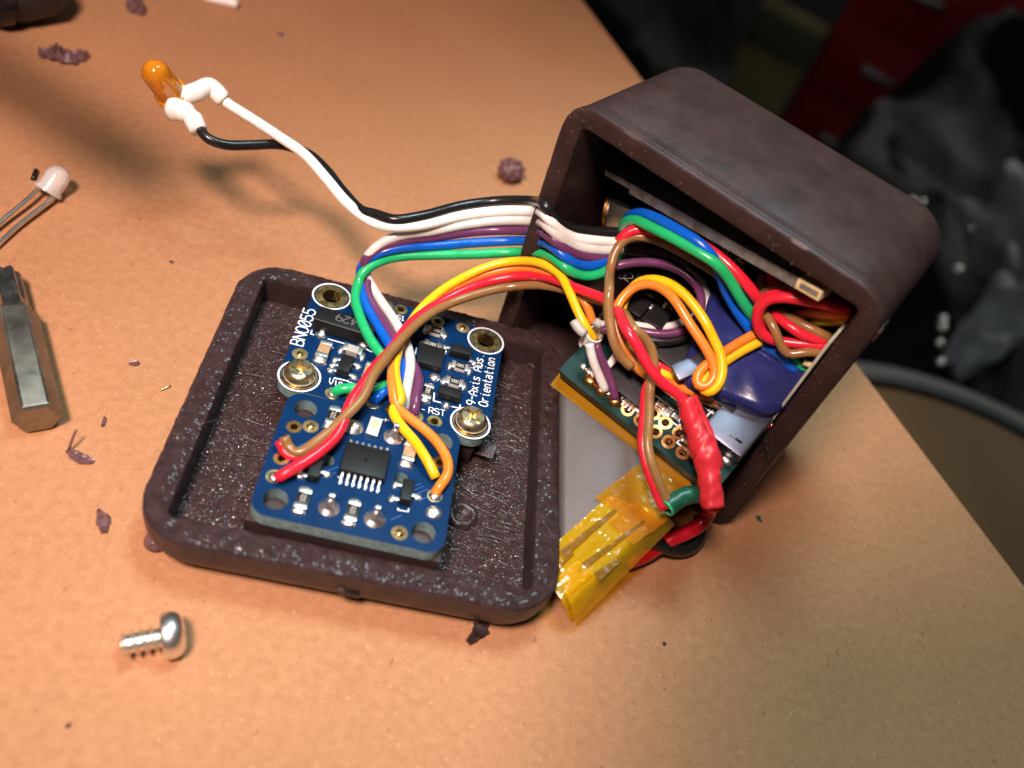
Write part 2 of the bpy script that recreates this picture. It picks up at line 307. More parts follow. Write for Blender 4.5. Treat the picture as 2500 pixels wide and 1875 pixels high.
# red tool chest with drawers: front panel towards the camera
dn = V((0, 0, -1))
tc0 = at_depth(2005, 118, 760)+V((0, 0, 250))
fr = V((1, -.55, 0)).normalized(); bk = V((.55, 1, 0)).normalized()
FCH = Frame(tc0, fr, bk)
M['redpaint'] = mat('red_enamel', (.52, .016, .026), .35, var=.15, vs=.01)
M['chrome'] = mat('chrome', (.8, .8, .78), .3, metal=1); M['wood'] = mat('pale_plywood', (.55, .44, .19), .6, var=.15, vs=.02); M['darkwood'] = mat('brown_wood', (.13, .068, .022), .75, var=.4, vs=.006, stretch=((1, .25, 1), (0, 0, .5)))
M['rim'] = mat('grey_band', (.10, .105, .10), .5, var=.1, vs=.02); M['cloth'] = mat('black_cloth', (.0030, .0037, .0050), .8, var=.4, vs=.01, bump=.4, bs=.1); M['print'] = mat('grey_print', (.30, .31, .32), .8, var=.35, vs=.03)
zfl = -745-tc0.z
ch = thing('tool_chest', FCH.w(120, 90, zfl), 'red enamelled tool chest with drawers, standing beyond the table edge', 'tool chest')
mesh('body', box(bmesh.new(), FCH, (140, 92, zfl), (280, 180, -zfl), 4), 'redpaint', ch, auto=40)
for k in range(9):
    dr = mesh('drawer', box(bmesh.new(), FCH, (140, -3, -72-k*68), (268, 8, 60), 2), 'redpaint', ch, auto=40)
    for x_ in (56, 224): mesh('drawer_pull', box(bmesh.new(), FCH, (x_, -12, -44-k*68), (32, 12, 8), 3), 'chrome', dr, auto=40)
pl = thing('plywood_board', FCH.w(-32, 6, zfl), 'pale plywood board standing on edge beside the red tool chest', 'board')
mesh('panel', box(bmesh.new(), FCH, (-34, 0, zfl), (62, 14, -zfl-232), 1.5), 'wood', pl, auto=40)
mesh('cross_strip', box(bmesh.new(), FCH, (-34, -9, -270), (62, 4, 30), 1), mat('green_strip', (.16, .20, .11), .6), pl, auto=40)
# dark padded jacket heaped on a seat, right
def cloth(name, quad, thick, amp, sc, m, parent, n=34):
    bm = bmesh.new(); A, B, C, Dd = quad; g = []
    for i in range(n+1):
        row = []
        for j in range(n+1):
            u, v = i/n, j/n; p = A*(1-u)*(1-v)+B*u*(1-v)+C*u*v+Dd*(1-u)*v
            k = 1-max(abs(u-.5), abs(v-.5))*2; e = min(1, k*5)
            nn = noise.fractal(p*sc, 1.0, 2.0, 4); row.append(bm.verts.new(p+V((0, 0, nn*amp*e-(1-e)*thick)) + V((noise.noise(p*sc*1.7), noise.noise(p*sc*1.7+V((7, 1, 3))), 0))*amp*.7))
        g.append(row)
    for i in range(n):
        for j in range(n): bm.faces.new((g[i][j], g[i+1][j], g[i+1][j+1], g[i][j+1]))
    bmesh.ops.recalc_face_normals(bm, faces=bm.faces)
    return mesh(name, bm, m, parent)
jq = [at_depth(1890, 420, 560), at_depth(2480, 1120, 400), at_depth(2750, 560, 480), at_depth(2560, -120, 660)]
jk = thing('jacket', at_depth(2250, 700, 520), 'black jacket with pale print and metal studs, heaped beyond the table', 'jacket')
cloth('fabric', jq, 60, 26, .012, 'cloth', jk)
jq2 = [at_depth(1380, -150, 700), at_depth(1640, 420, 560), at_depth(1790, 210, 640), at_depth(1850, -220, 850)]
jk2 = thing('dark_blanket', at_depth(1600, 100, 690), 'dark folded blanket lying between the table edge and the plywood board', 'blanket')
cloth('fabric', jq2, 60, 18, .012, 'cloth', jk2)
def blob(name, p, ax, s, m, parent, sc=.05, am=.35):
    bm = bmesh.new(); bmesh.ops.create_icosphere(bm, subdivisions=3, radius=1); F = Frame(p, ax[0], ax[1])
    for v in bm.verts:
        c = v.co.copy(); k = 1+am*noise.noise(c*1.6+p*.01); v.co = F.w(c.x*s[0]*k, c.y*s[1]*k, c.z*s[2]*k)
    return mesh(name, bm, m, parent)
cr, cu = CM.col[0].copy(), CM.col[1].copy()
def patch(x0, y0, dep, dx, dy, L, Wd):
    a = (cr*dx-cu*dy).normalized(); b_ = a.cross(CM.col[2]).normalized(); blob('printed_patch', at_depth(x0, y0, dep), (a, b_), (L, Wd, 2.5), 'print', jk, am=.7)
patch(2470, 590, 425, .3, 1, 34, 22); patch(2440, 780, 412, -.62, .6, 30, 13); patch(2480, 700, 415, -.4, 1, 26, 10); patch(2395, 860, 410, -.8, .5, 14, 6)
for x, y, r in ((2245, 497, 2.6), (2222, 490, 2), (2335, 660, 2.6), (2300, 780, 2.2), (2299, 800, 2.4), (2293, 838, 2), (2295, 885, 2.2), (2370, 560, 1.2)):
    bm = bmesh.new(); bmesh.ops.create_icosphere(bm, subdivisions=2, radius=r, matrix=MX.Translation(at_depth(x, y, 372))); mesh('stud', bm, 'chrome', jk)
# round stool under the jacket
sc_ = at_depth(2330, 1400, 330); sp = [at_depth(2130, 925, 330), at_depth(2330, 965, 330), at_depth(2500, 1050, 330)]
zst = at_depth(2330, 1000, 345).z
A_, B_, C_ = [on_plane(x, y, V((0, 0, zst)), V((0, 0, 1))) for x, y in ((2130, 915), (2330, 950), (2500, 1040))]
def circ(a, b, c):
    d = 2*(a.x*(b.y-c.y)+b.x*(c.y-a.y)+c.x*(a.y-b.y)); s = lambda q: q.x*q.x+q.y*q.y
    ux = (s(a)*(b.y-c.y)+s(b)*(c.y-a.y)+s(c)*(a.y-b.y))/d; uy = (s(a)*(c.x-b.x)+s(b)*(a.x-c.x)+s(c)*(b.x-a.x))/d; return V((ux, uy, zst))
cc = circ(A_, B_, C_); rr = min(230, max(120, (cc-A_).length)); cc = B_+(cc-B_).normalized()*rr
FST = Frame(cc, (1, 0, 0), (0, 1, 0))
st = thing('stool', FST.w(0, 0, -740-zst), 'round brown wooden stool with a grey band round its top', 'stool')
mesh('seat', lathe(bmesh.new(), FST, [(rr-9, -22), (rr-9, -3), (rr-12, 0)], 64), 'darkwood', st, auto=40)
mesh('band', lathe(bmesh.new(), FST, [(rr-9, -26), (rr, -26), (rr, 2), (rr-2, 3.5), (rr-7, 3.5), (rr-8.9, 1)], 64, False, False), 'rim', st, auto=40)
for k in range(3):
    a = k*2.094+.4; F = FST.sub(rr*.6*math.cos(a), rr*.6*math.sin(a)); mesh('leg', lathe(bmesh.new(), F, [(14, -740-zst), (18, -26)], 16), 'darkwood', st)

# ================================================================== lid of the printed case
LX, LY = 38.42, 38.25; RIM = 3.1; cxl, cyl = LX/2, LY/2
lid = thing('lid_tray', (cxl, cyl, 0), 'dark purple printed plastic lid lying open, carrying the two blue boards', 'lid')
bm = bmesh.new(); loops = []
OW, OH = LX+2*RIM, LY+2*RIM; RB = 4.2; ZT = 6.5
def addloop(w, h, r, z, jit=0):
    vs = []
    for (x, y) in rrect(w, h, max(r, .05), 8, cxl, cyl):
        vs.append((x, y, z))
    # subdivide the long sides
    out = []
    for i in range(len(vs)):
        a, b2 = V(vs[i]), V(vs[(i+1) % len(vs)]); out.append(a)
        if (i % 9) == 8:
            for k in range(1, 200): out.append(a.lerp(b2, k/200))
    if jit:
        out = [p+V((noise.noise(p*.9), noise.noise(p*.9+V((5, 9, 2))), noise.noise(p*1.1+V((1, 4, 8)))))*jit*.7+V((random.gauss(0, .015), random.gauss(0, .015), random.gauss(0, .03)))*min(1, jit*6) for p in out]
    return [bm.verts.new(p) for p in out]
seq = []
for k in range(0, 7):
    a = D2R(90*k/6); ins = RB*(1-math.sin(a)); seq.append((OW-2*ins, OH-2*ins, max(.6, 6-ins*.9), RB*(1-math.cos(a)), 0))
seq += [(OW+.06, OH+.06, 6, 5.3, .08), (OW, OH, 6, ZT-.35, .12), (LX+.3, LY+.3, .7, ZT-.1, .14), (LX, LY, .5, ZT-.5, .1), (LX-.2, LY-.2, .5, 2.6, .06)]
k0 = [i for i, q_ in enumerate(seq) if q_[3] == ZT-.35][0]
seq[k0+1:k0+1] = [(OW-.5-d_*2, OH-.5-d_*2, max(.8, 5.7-d_*1.9), ZT-.05+.1*math.sin(math.pi*min(1, d_/2.6)), .18) for d_ in [.22*q_ for q_ in range(12)]]
for w, h, r, z, j in seq: loops.append(addloop(w, h, r, z, j))
nL = len(loops[0])
for a, b2 in zip(loops, loops[1:]):
    for k in range(nL): bm.faces.new((a[k], a[(k+1) % nL], b2[(k+1) % nL], b2[k]))
bm.faces.new(loops[0][::-1])
nsm = len(bm.faces)
for f in bm.faces:
    f.material_index = 1 if f.calc_center_median().z > 5.8 else 0
shell = mesh('shell', bm, ['plastic', 'facet_rim'], lid, auto=50)
for p_ in shell.data.polygons: p_.use_smooth = p_.material_index == 0
# notch on the front wall: a black block stands for the shade inside
mesh('notch_shade', box(bmesh.new(), WORLD, (19.6, -RIM-.02, 3.2), (1.9, .5, .75), .1), 'gloss_black', shell)
mesh('latch_bridge', box(bmesh.new(), WORLD, (18.6, -RIM-.12, 3.55), (.9, .5, .8), .12), 'plastic', shell)
# floor, rough as torn off the print bed
bm = bmesh.new(); n = 320; g = []
for i in range(n+1):
    row = []
    for j in range(n+1):
        x, y = -.3+(LX+.6)*i/n, -.3+(LY+.6)*j/n; w_ = .5+.5*noise.noise(V((x*.3, y*.3, 1)))
        z = 2.55+.05*noise.fractal(V((x*1.2, y*2.6, 0)), 1, 2, 3)+.035*noise.noise(V((x*.4, y*5, 3)))+random.gauss(0, .014+.020*w_)
        row.append(bm.verts.new((x+random.uniform(-.04, .04), y+random.uniform(-.04, .04), z)))
    g.append(row)
for i in range(n):
    for j in range(n):
        a, b_, c, d = g[i][j], g[i+1][j], g[i+1][j+1], g[i][j+1]
        if random.random() < .5: bm.faces.new((a, b_, c)); bm.faces.new((a, c, d))
        else: bm.faces.new((a, b_, d)); bm.faces.new((b_, c, d))
mesh('floor_panel', bm, 'facet', lid, smooth=False)
bm = bmesh.new()
for k in range(5200):
    if k < 4300: x, y, z = random.uniform(.3, LX-.3), random.uniform(.3, LY-.3), 2.6
    else:
        t = random.random(); sd = random.randrange(4); q = random.uniform(.4, RIM-.5); z = ZT-.02
        x, y = [(t*LX, -q), (t*LX, LY+q), (-q, t*LY), (LX+q, t*LY)][sd]
    a = random.choice((random.gauss(2.7, .5), random.gauss(.3, .4), random.uniform(0, 6.28))); L = random.uniform(.12, .9 if k < 4300 else .35) if random.random() < .93 else random.uniform(.8, 2.2); d = V((math.cos(a), math.sin(a), random.uniform(-.05, .35)))
    p = V((x, y, z)); c = p+d*L*.5+V((0, 0, random.uniform(.02, .16))); tube(bm, [p, c, p+d*L+V((random.uniform(-.1, .1), random.uniform(-.1, .1), -.05))], random.uniform(.015, .034), 4, caps=False)
for k in range(170):   # pulled threads lying across the floor, mostly on the right side
    x, y = (random.uniform(27, LX-2.5), random.uniform(1, LY-3)) if k < 120 else (random.uniform(.6, 9), random.uniform(1, LY-2)); L = random.uniform(1.2, 4.5); a = random.gauss(-.12, .16) if k < 120 else random.gauss(.5, .6)
    L = min(L, (LX-.4-x)/max(.2, math.cos(a))); p = V((x, y, 2.68)); d = V((math.cos(a), math.sin(a), 0)); n_ = V((-d.y, d.x, 0))*random.uniform(-.25, .25)
    tube(bm, spline([p, p+d*L*.35+n_+V((0, 0, .08)), p+d*L*.7+n_*.8+V((0, 0, .06)), p+d*L], .5), random.uniform(.03, .055), 5, caps=False)
tag(mesh('print_strands', bm, 'strand', lid), kind='stuff')
# screw boss torn open, and blocks that carry the boards
pbs = at(1128, 1258, 3.0); F = Frame(pbs, (1, 0, 0), (0, 1, 0))
mesh('screw_boss', lathe(bmesh.new(), F, [(2.0, -.6), (1.7, .35), (1.35, .5), (1.0, .35), (.8, -.45)], 26, False, True, lambda r, z, a: r*(1+.13*noise.noise(V((math.cos(a)*2, math.sin(a)*2, z))))), 'rough_plastic', lid)
mesh('board_block', box(bmesh.new(), FSM, (7.8, 6.2, -6.5), (20.6, 16.6, 4.9), .25), 'plastic', lid, auto=40)
mesh('board_block', box(bmesh.new(), FBNO, (10.8, 5.6, -5.8), (23.0, 14.4, 4.15), .25), 'plastic', lid, auto=40)
pbs = at(1185, 1100, 4.2)
mesh('torn_flap', box(bmesh.new(), Frame(pbs, (.9, -.3, .25), (.2, .9, .3)), (0, 0, 0), (2.6, 1.8, .25), .1), 'rough_plastic', lid)

# ================================================================== circuit-board components
def chip(F, x, y, w, h, t, ang=0, m='ic', name='chip', parent=None, z=.1, bev=.08): return mesh(name, box(bmesh.new(), F.sub(x, y, 0, ang), (0, 0, z), (w, h, t), bev, .06), m, parent, auto=40)
def smd(F, x, y, ang, parent, kind, L=2.0, Wd=1.25, code=None):
    f = F.sub(x, y, 0, ang)
    nm = {'r': 'resistor', 'tan': 'capacitor', 'grey': 'capacitor'}[kind]
    b = mesh(nm, box(bmesh.new(), f, (0, 0, .06), (L*.94, Wd*.96, .55 if kind == 'r' else .95), .07), {'r': 'ceramic', 'tan': 'tan', 'grey': 'greycap'}[kind], parent, auto=40)
    for s in (-1, 1):
        mesh('end_cap', box(bmesh.new(), f, (s*L*.43, 0, .04), (L*.24, Wd*1.03, .62 if kind == 'r' else 1.02), .08), 'tin', b, auto=40)
        bm = bmesh.new(); solderblob(bm, f, s*L*.62, 0, .42, Wd*.62, .42); mesh('solder_fillet', bm, 'solder', b)
    if kind == 'r':
        mesh('coating', box(bmesh.new(), f, (0, 0, .60), (L*.60, Wd*.94, .06), .02), 'ic', b)
        if code: mesh('marking', text(bmesh.new(), f, code, (-L*.22, -Wd*.19), (L*.22, -Wd*.19), Wd*.38, .665, .055, False), 'code', b, smooth=False)
    return b
def solderblob(bm, F, x, y, rx, ry, h, seed=None):
    seg = 14; rings = []; sd = (x*3.1+y*7.7)
    for (k, z) in ((1.0, 0), (.93, .45), (.7, .82), (.35, 1.0)):
        rings.append([bm.verts.new(F.w(x+rx*k*math.cos(a)*(1+.18*noise.noise(V((math.cos(a)*1.5, math.sin(a)*1.5, sd)))), y+ry*k*math.sin(a)*(1+.18*noise.noise(V((math.cos(a)*1.5, math.sin(a)*1.5, sd+5)))), z*h)) for a in [2*math.pi*i/seg for i in range(seg)]])
    for p, q in zip(rings, rings[1:]):
        for k in range(seg): bm.faces.new((p[k], p[(k+1) % seg], q[(k+1) % seg], q[k]))
    bm.faces.new(rings[-1]); return bm
def cone(F, x, y, parent, r=1.15, h=1.3, pin=True, m='solder'):
    f = F.sub(x, y); ln = (.25, -.05)
    o = mesh('solder_joint', lathe(bmesh.new(), f, [(r, 0), (r*.93, .1), (r*.66, .3), (r*.44, .6), (r*.33, h*.8), (r*.2, h)], 20, False, True, lambda q, z, a: q*(1+.07*noise.noise(V((math.cos(a), math.sin(a), x+z))))), m, parent)
    if pin: mesh('pin', box(bmesh.new(), f, (0, .1, h*.6), (.62, .42, h*.85), .08), 'tin', o, auto=40)
def sot(F, x, y, w, h, t, ang, pins, parent):
    f = F.sub(x, y, 0, ang); b = mesh('transistor', box(bmesh.new(), f, (0, 0, .15), (w, h, t), .08, .08), 'ic', parent, auto=40)
    for (pxx, pyy) in pins:
        sgn = 1 if pxx > 0 else -1
        mesh('pin', box(bmesh.new(), f, (sgn*(w/2+.22), pyy, .05), (.6, .42, .34), .06), 'tin', b, auto=40)
        mesh('solder_fillet', solderblob(bmesh.new(), f, sgn*(w/2+.62), pyy, .5, .48, .32), 'solder', b)
    return b

# ------------------------------------------------------------------ orientation sensor board
bno = thing('sensor_board', FBNO.w(10.8, 7.6, -1.6), 'blue sensor board with two screws and gold rings, white lettering BNO055', 'circuit board')
HB = [(0, 15.05), (20.95, 15.05), (0, 0), (20.95, 0)]
def hb(zn, x, y): q = FBNO.hit(zn, x, y); return q.x, q.y
pads = [hb('a', x, y) for x, y in ((1210, 390), (1372, 440), (1545, 497), (600, 1145), (785, 1188), (965, 1232), (1140, 1290), (1345, 1352), (1515, 1398), (1085, 345))]
xr = 25.0
bm = plate(FBNO, rrect(25.7, 19.6, 2.2, 6, 10.5, 7.5), [(x, y, 1.25) for x, y in HB]+[(x, y, .5) for x, y in pads], -1.6, 0)
brd = mesh('circuit_board', bm, ['pcb', 'pcbedge'], bno, smooth=False)
for x, y in HB:
    mesh('ring_pad', ringpad(FBNO, x, y, 1.2, 2.12, .03, 1.5), 'gold', bno, auto=40)
    bm = bmesh.new(); lathe(bm, FBNO.sub(x, y), [(2.3, .02), (2.52, .02)], 40, False, False); mesh('silkscreen_ring', bm, 'silk', bno, smooth=False)
for x, y in pads: mesh('pad', ringpad(FBNO, x, y, .47, .92, .03, 1.5), 'gold', bno, auto=40)
for x, y in ((305, 790), (1770, 553)):
    q = hb('a', x, y); mesh('via', discpad(FBNO, *q, .95, .02), 'darkgold', bno); mesh('via', discpad(FBNO, *q, .42, .05), 'gold', bno)
ts = bmesh.new()
text(ts, FBNO, 'BNO055', hb('a', 327, 722), hb('a', 447, 402), 1.5, .02, .058)
text(ts, FBNO, '9-Axis Abs.', hb('a', 1880, 1258), hb('a', 1960, 795), 1.12, .02)
text(ts, FBNO, 'Orientation', hb('a', 1990, 1268), hb('a', 2060, 835), 1.12, .02)
text(ts, FBNO, '-', hb('a', 1392, 1310), hb('a', 1425, 1318), .85, .02)
text(ts, FBNO, 'RST', hb('a', 1462, 1322), hb('a', 1606, 1350), .95, .02)
text(ts, FBNO, 'Vin 3Vo', hb('a', 562, 1058), hb('a', 850, 1118), .95, .02)
text(ts, FBNO, 'ADR', hb('a', 1425, 566), hb('a', 1590, 598), .95, .02)
text(ts, FBNO, 'PS1', hb('a', 1140, 470), hb('a', 1242, 492), .85, .02)
mesh('lettering', ts, 'silk', brd, smooth=False)
ts = bmesh.new()
for pl_ in ([(468, 420), (400, 610), (428, 618)], [(555, 655), (805, 725)], [(1512, 1140), (1506, 1212), (1570, 1228)], [(1746, 1248), (1738, 1278), (1672, 1264)], [(612, 1005), (740, 1036)], [(1626, 732), (1610, 790)], [(1352, 735), (1340, 790)], [(1836, 818), (1826, 860)], [(895, 745), (950, 772)]): stroke(ts, FBNO, [hb('a', x, y) for x, y in pl_], .09, .022)
mesh('silkscreen_lines', ts, 'silk', brd, smooth=False)
# long crystal can
c0, c1, c2 = V(hb('a', 470, 590)), V(hb('a', 905, 700)), V(hb('a', 528, 392))
q0 = hb('a', 672, 655); q0 = (q0[0], q0[1]+1.0); cry = chip(FBNO, q0[0], q0[1]+.3, 7.6, 2.7, 2.0, -.03, 'ic', 'crystal', bno, .05, .18)
fq = FBNO.sub(q0[0], q0[1]+.3, 0, -.03)
mesh('seam', box(bmesh.new(), fq, (0, -1.24, 1.98), (7.2, .1, .05), .01), 'etch', cry)
mesh('marking', text(bmesh.new(), fq, 'C429', (2.3, .75), (-1.2, .75), 1.2, 2.062, .07), 'etch', cry, smooth=False)
for x, y in ((500, 610), (880, 705)):
    q = hb('a', x, y); mesh('pin', box(bmesh.new(), FBNO, (q[0], q[1]+.25, .1), (.6, 1.0, .5), .1), 'tin', cry, auto=40); mesh('solder_fillet', solderblob(bmesh.new(), FBNO, q[0], q[1]-.25, .75, .6, .5), 'solder', cry)
q = hb('a', 512, 790); smd(FBNO, *q, D2R(88), bno, 'tan', 2.4, 1.45)
q = hb('a', 770, 790); smd(FBNO, *q, D2R(-3), bno, 'grey', 2.2, 1.25)
q = hb('a', 925, 985); smd(FBNO, *q, D2R(88), bno, 'tan', 2.4, 1.5)
q = hb('a', 705, 925); sot(FBNO, *q, 1.6, 2.9, .95, -.03, [(-1, -.95), (-1, 0), (-1, .95), (1, -.95), (1, .95)], bno)
for (x, y, an, cd_) in ((1520, 610, 0, '1002'), (1490, 735, 180, '1002'), (1738, 925, 180, '1002'), (1686, 1065, 0, '1002'), (1445, 1150, 88, '1002')):
    q = hb('a', x, y); smd(FBNO, *q, D2R(an-1), bno, 'r', 2.1, 1.25, cd_)
q = hb('a', 1740, 800); sot(FBNO, *q, 2.9, 1.5, 1.0, 0, [(1, -.8), (-1, .5)], bno)
q = hb('a', 1640, 1180); sot(FBNO, *q, 2.9, 1.5, 1.0, -.02, [], bno)
q = hb('a', 1618, 1255); mesh('solder_fillet', solderblob(bmesh.new(), FBNO, *q, .55, .65, .4), 'solder', bno)
q = hb('a', 1470, 850); chip(FBNO, q[0], q[1], 3.4, 3.6, 1.0, 0, 'ic', 'sensor_chip', bno, .05, .06)
q = hb('a', 1515, 1000); mesh('solder_fillet', solderblob(bmesh.new(), FBNO, *q, .75, .7, .35), 'solder', bno)

def screw_head(F, R=1.95):
    """cross-recess pan head: lathe with a four-lobed recess"""
    bm = bmesh.new(); seg = 48; prof = [(1.15, -1.2), (1.15, .05), (R*.98, .05), (R, .4), (R*.95, .85), (R*.84, 1.2), (R*.72, 1.38)]
    lathe(bm, F, prof, seg, True, False)
    def lob(a, lo, hi): return lo+(hi-lo)*max(0, math.cos(2*a))**6 if False else lo+(hi-lo)*(abs(math.cos(2*a))**5)
    rings = []
    for (lo, hi, z) in ((.40, 1.32, 1.40), (.34, 1.22, 1.12), (.2, .62, .55), (.05, .1, .45)):
        rings.append([bm.verts.new(F.w(lob(2*math.pi*k/seg, lo, hi)*math.cos(2*math.pi*k/seg), lob(2*math.pi*k/seg, lo, hi)*math.sin(2*math.pi*k/seg), z)) for k in range(seg)])
    bm.verts.ensure_lookup_table(); last = bm.verts[(len(prof)-1)*seg:len(prof)*seg]; rings = [last]+rings
    for p, q in zip(rings, rings[1:]):
        for k in range(seg): bm.faces.new((p[k], p[(k+1) % seg], q[(k+1) % seg], q[k]))
    bm.faces.new(rings[-1]); return bm
for (hx, hy), lb, an, mm in ((HB[2], 'brass-coloured cross-head screw beside the lettering BNO055', .3, 'brass'), (HB[3], 'silvery cross-head screw below the lettering Orientation', .9, 'brass')):
    F = FBNO.sub(hx, hy, .05, an); t_ = thing('mounting_screw', F.w(0, 0, 0), lb, 'screw', 'screws holding the sensor board')
    mesh('head', screw_head(F), mm, t_, auto=35); mesh('washer', lathe(bmesh.new(), F, [(1.2, -.02), (2.0, -.02), (2.0, .06)], 30, False, False), 'copper', t_, auto=40)
    mesh('shank', lathe(bmesh.new(), F, [(1.1, -4.5), (1.1, -1.1)], 16), mm, t_)

# ------------------------------------------------------------------ driver board
smb = thing('driver_board', FSM.w(7.8, 6.4, -1.6), 'small square blue board with black fourteen-pin chip and four corner holes', 'circuit board')
def hs(x, y): q = FSM.hit('b', x, y); return q.x, q.y
HS = [(0, 12.74), (0, 0), (15.58, 0), (15.9, 12.74)]
cor = [hs(420, 90), hs(88, 1075), hs(1742, 1425), hs(1885, 400)]
smw = 20.3; smh = 17.2
sp_ = [hs(x, y) for x, y in ((435, 340), (320, 625), (255, 785), (1700, 960), (1745, 660))]
bm = plate(FSM, rrect(smw, smh, 1.9, 6, 7.85, 6.35), [(x, y, 1.3) for x, y in HS]+[(*hs(1400, 800), .75), (*hs(735, 645), .75)]+[(x, y, .45) for x, y in sp_], -1.6, 0)
mesh('circuit_board', bm, ['pcb', 'pcbedge'], smb, smooth=False)
for i, (x, y) in enumerate(sp_): mesh('pad', ringpad(FSM, x, y, .42, .85, .03, 1.5), 'copper' if i < 2 else 'gold', smb, auto=40)
for x, y in ((585, 335), (1385, 1295)):
    q = hs(x, y); mesh('via', discpad(FSM, *q, .9, .015), 'darkgold', smb); mesh('via', discpad(FSM, *q, .48, .06), 'gold', smb)
q = hs(1690, 1115); mesh('solder_joint', solderblob(bmesh.new(), FSM, *q, .9, .9, .35), 'solder', smb)
for x, y, pn in ((1330, 430, True), (752, 1065, True), (1160, 1170, True), (975, 340, False)): cone(FSM, *hs(x, y), smb, 1.15, 1.5 if pn else .7, pn)
qa, qb, qc = V(hs(905, 520)), V(hs(1290, 610)), V(hs(840, 760)); qm = (V(hs(1065, 690)))
ang = math.atan2(*(qb-qa).yx)
ic = chip(FSM, qm.x, qm.y, 5.0, 4.0, 1.0, ang, 'ic', 'chip', smb, .12, .12); fi = FSM.sub(qm.x, qm.y, 0, ang)
mesh('pin_one_dot', lathe(bmesh.new(), fi, [(.0, 1.125), (.26, 1.128)], 18, False, False), 'gloss_black', ic)
for k in range(7):
    for s in (-1, 1):
        bm = bmesh.new(); x = (k-3)*.68; box(bm, fi, (x, s*2.15, .55), (.28, .5, .14), .03); box(bm, fi, (x, s*2.42, .1), (.28, .14, .58), .03); box(bm, fi, (x, s*2.72, .03), (.3, .62, .14), .03); solderblob(bm, fi, x, s*2.85, .2, .35, .12)
        mesh('pin', bm, 'tin', ic, auto=40)
q = hs(1152, 355); led_c = mesh('indicator_light', box(bmesh.new(), FSM.sub(*q, 0, 1.5), (0, 0, .05), (2.4, 1.35, .55), .06), 'ceramic', smb, auto=40)
mesh('window', box(bmesh.new(), FSM.sub(*q, 0, 1.5), (.1, 0, .58), (1.1, .8, .06), .02), 'ivory', led_c)
for s in (-1, 1): mesh('end_cap', box(bmesh.new(), FSM.sub(*q, 0, 1.5), (s*1.1, 0, .04), (.5, 1.4, .5), .06), 'tin', led_c, auto=40)
q = hs(622, 745); sot(FSM, *q, 1.35, 2.9, 1.0, .0, [(-1, .95), (-1, -.95), (1, 0)], smb)
q = hs(1440, 955); sot(FSM, *q, 1.35, 2.9, 1.0, .0, [(-1, .95), (-1, -.95), (1, 0)], smb)
for x, y in ((780, 265), (510, 1010), (955, 1120)): smd(FSM, *hs(x, y), D2R(88), smb, 'r', 2.3, 1.3, '101')
smd(FSM, *hs(1462, 605), D2R(88), smb, 'tan', 2.4, 1.4)
ts = bmesh.new(); text(ts, FSM, '+', hs(1228, 295), hs(1285, 305), .75, .02, .05)
for p in ([(1372, 1070), (1368, 1088), (1462, 1104), (1468, 1075)], [(830, 790), (845, 795)]): stroke(ts, FSM, [hs(*v) for v in p], .06, .022)
mesh('lettering', ts, 'silk', smb, smooth=False)
M['trace'] = mat('raised_trace', (.02, .10, .34), .3); ts = bmesh.new()
for p in ([(735, 740), (830, 700)], [(760, 770), (810, 750)], [(1505, 880), (1575, 850)], [(1505, 915), (1605, 872)], [(1515, 955), (1635, 900)], [(1560, 1005), (1660, 960)], [(1300, 1180), (1405, 1135)], [(480, 512), (560, 480)]): stroke(ts, FSM, [hs(*v) for v in p], .05, .015)
mesh('traces', ts, 'trace', smb, smooth=False)

# ================================================================== open half of the case
case = thing('plastic_case', FBOX.w(BOXS/2, 0, -BOXD/2), 'dark purple printed plastic case standing on its side with its opening facing the lid', 'case')
bm = bmesh.new(); loops = []; T_ = 2.8
def bl(w, r, z, jit=0):
    pts = rrect(w, w, max(r, .05), 10, BOXS/2, BOXS/2); out = []
    for i in range(len(pts)):
        a, b2 = V((*pts[i], z)), V((*pts[(i+1) % len(pts)], z)); out.append(a)
        if i % 11 == 10: out += [a.lerp(b2, k/40) for k in range(1, 40)]
    if jit: out = [p+V((noise.noise(p*1.3), noise.noise(p*1.3+V((3, 7, 1))), noise.noise(p*1.1+V((9, 2, 4)))))*jit for p in out]
    return [bm.verts.new(FBOX.w(*p)) for p in out]
RBK = 3.9; sq = []
for k in range(0, 8):
    a = D2R(90*k/7); ins = RBK*(1-math.sin(a)); sq.append((BOXS-2*ins, max(2.0, 5.4-ins*.5), -BOXD+RBK*(1-math.cos(a)), 0))
sq += [(BOXS+.05, 4.9, -8, 0), (BOXS, 4.6, -2.2, .03), (BOXS-.12, 4.4, -1.9, .03), (BOXS-.05, 4.3, -1.6, .03), (BOXS, 4.2, -.6, .05), (BOXS-.35, 4.0, -.15, .06), (BOXS-1.0, 3.6, 0, .04), (BOXS-2*T_+1.4, 1.4, 0, .04), (BOXS-2*T_+.5, 1.0, -.15, .06), (BOXS-2*T_, .8, -.7, .08), (BOXS-2*T_-.1, .8, -BOXD+2.6, 0)]
for w, r, z, j in sq: loops.append(bl(w, r, z, j))
nL = len(loops[0])
for a, b2 in zip(loops, loops[1:]):
    for k in range(nL): bm.faces.new((a[k], a[(k+1) % nL], b2[(k+1) % nL], b2[k]))
bm.faces.new(loops[0][::-1]); bm.faces.new(loops[-1])
bmesh.ops.recalc_face_normals(bm, faces=bm.faces)
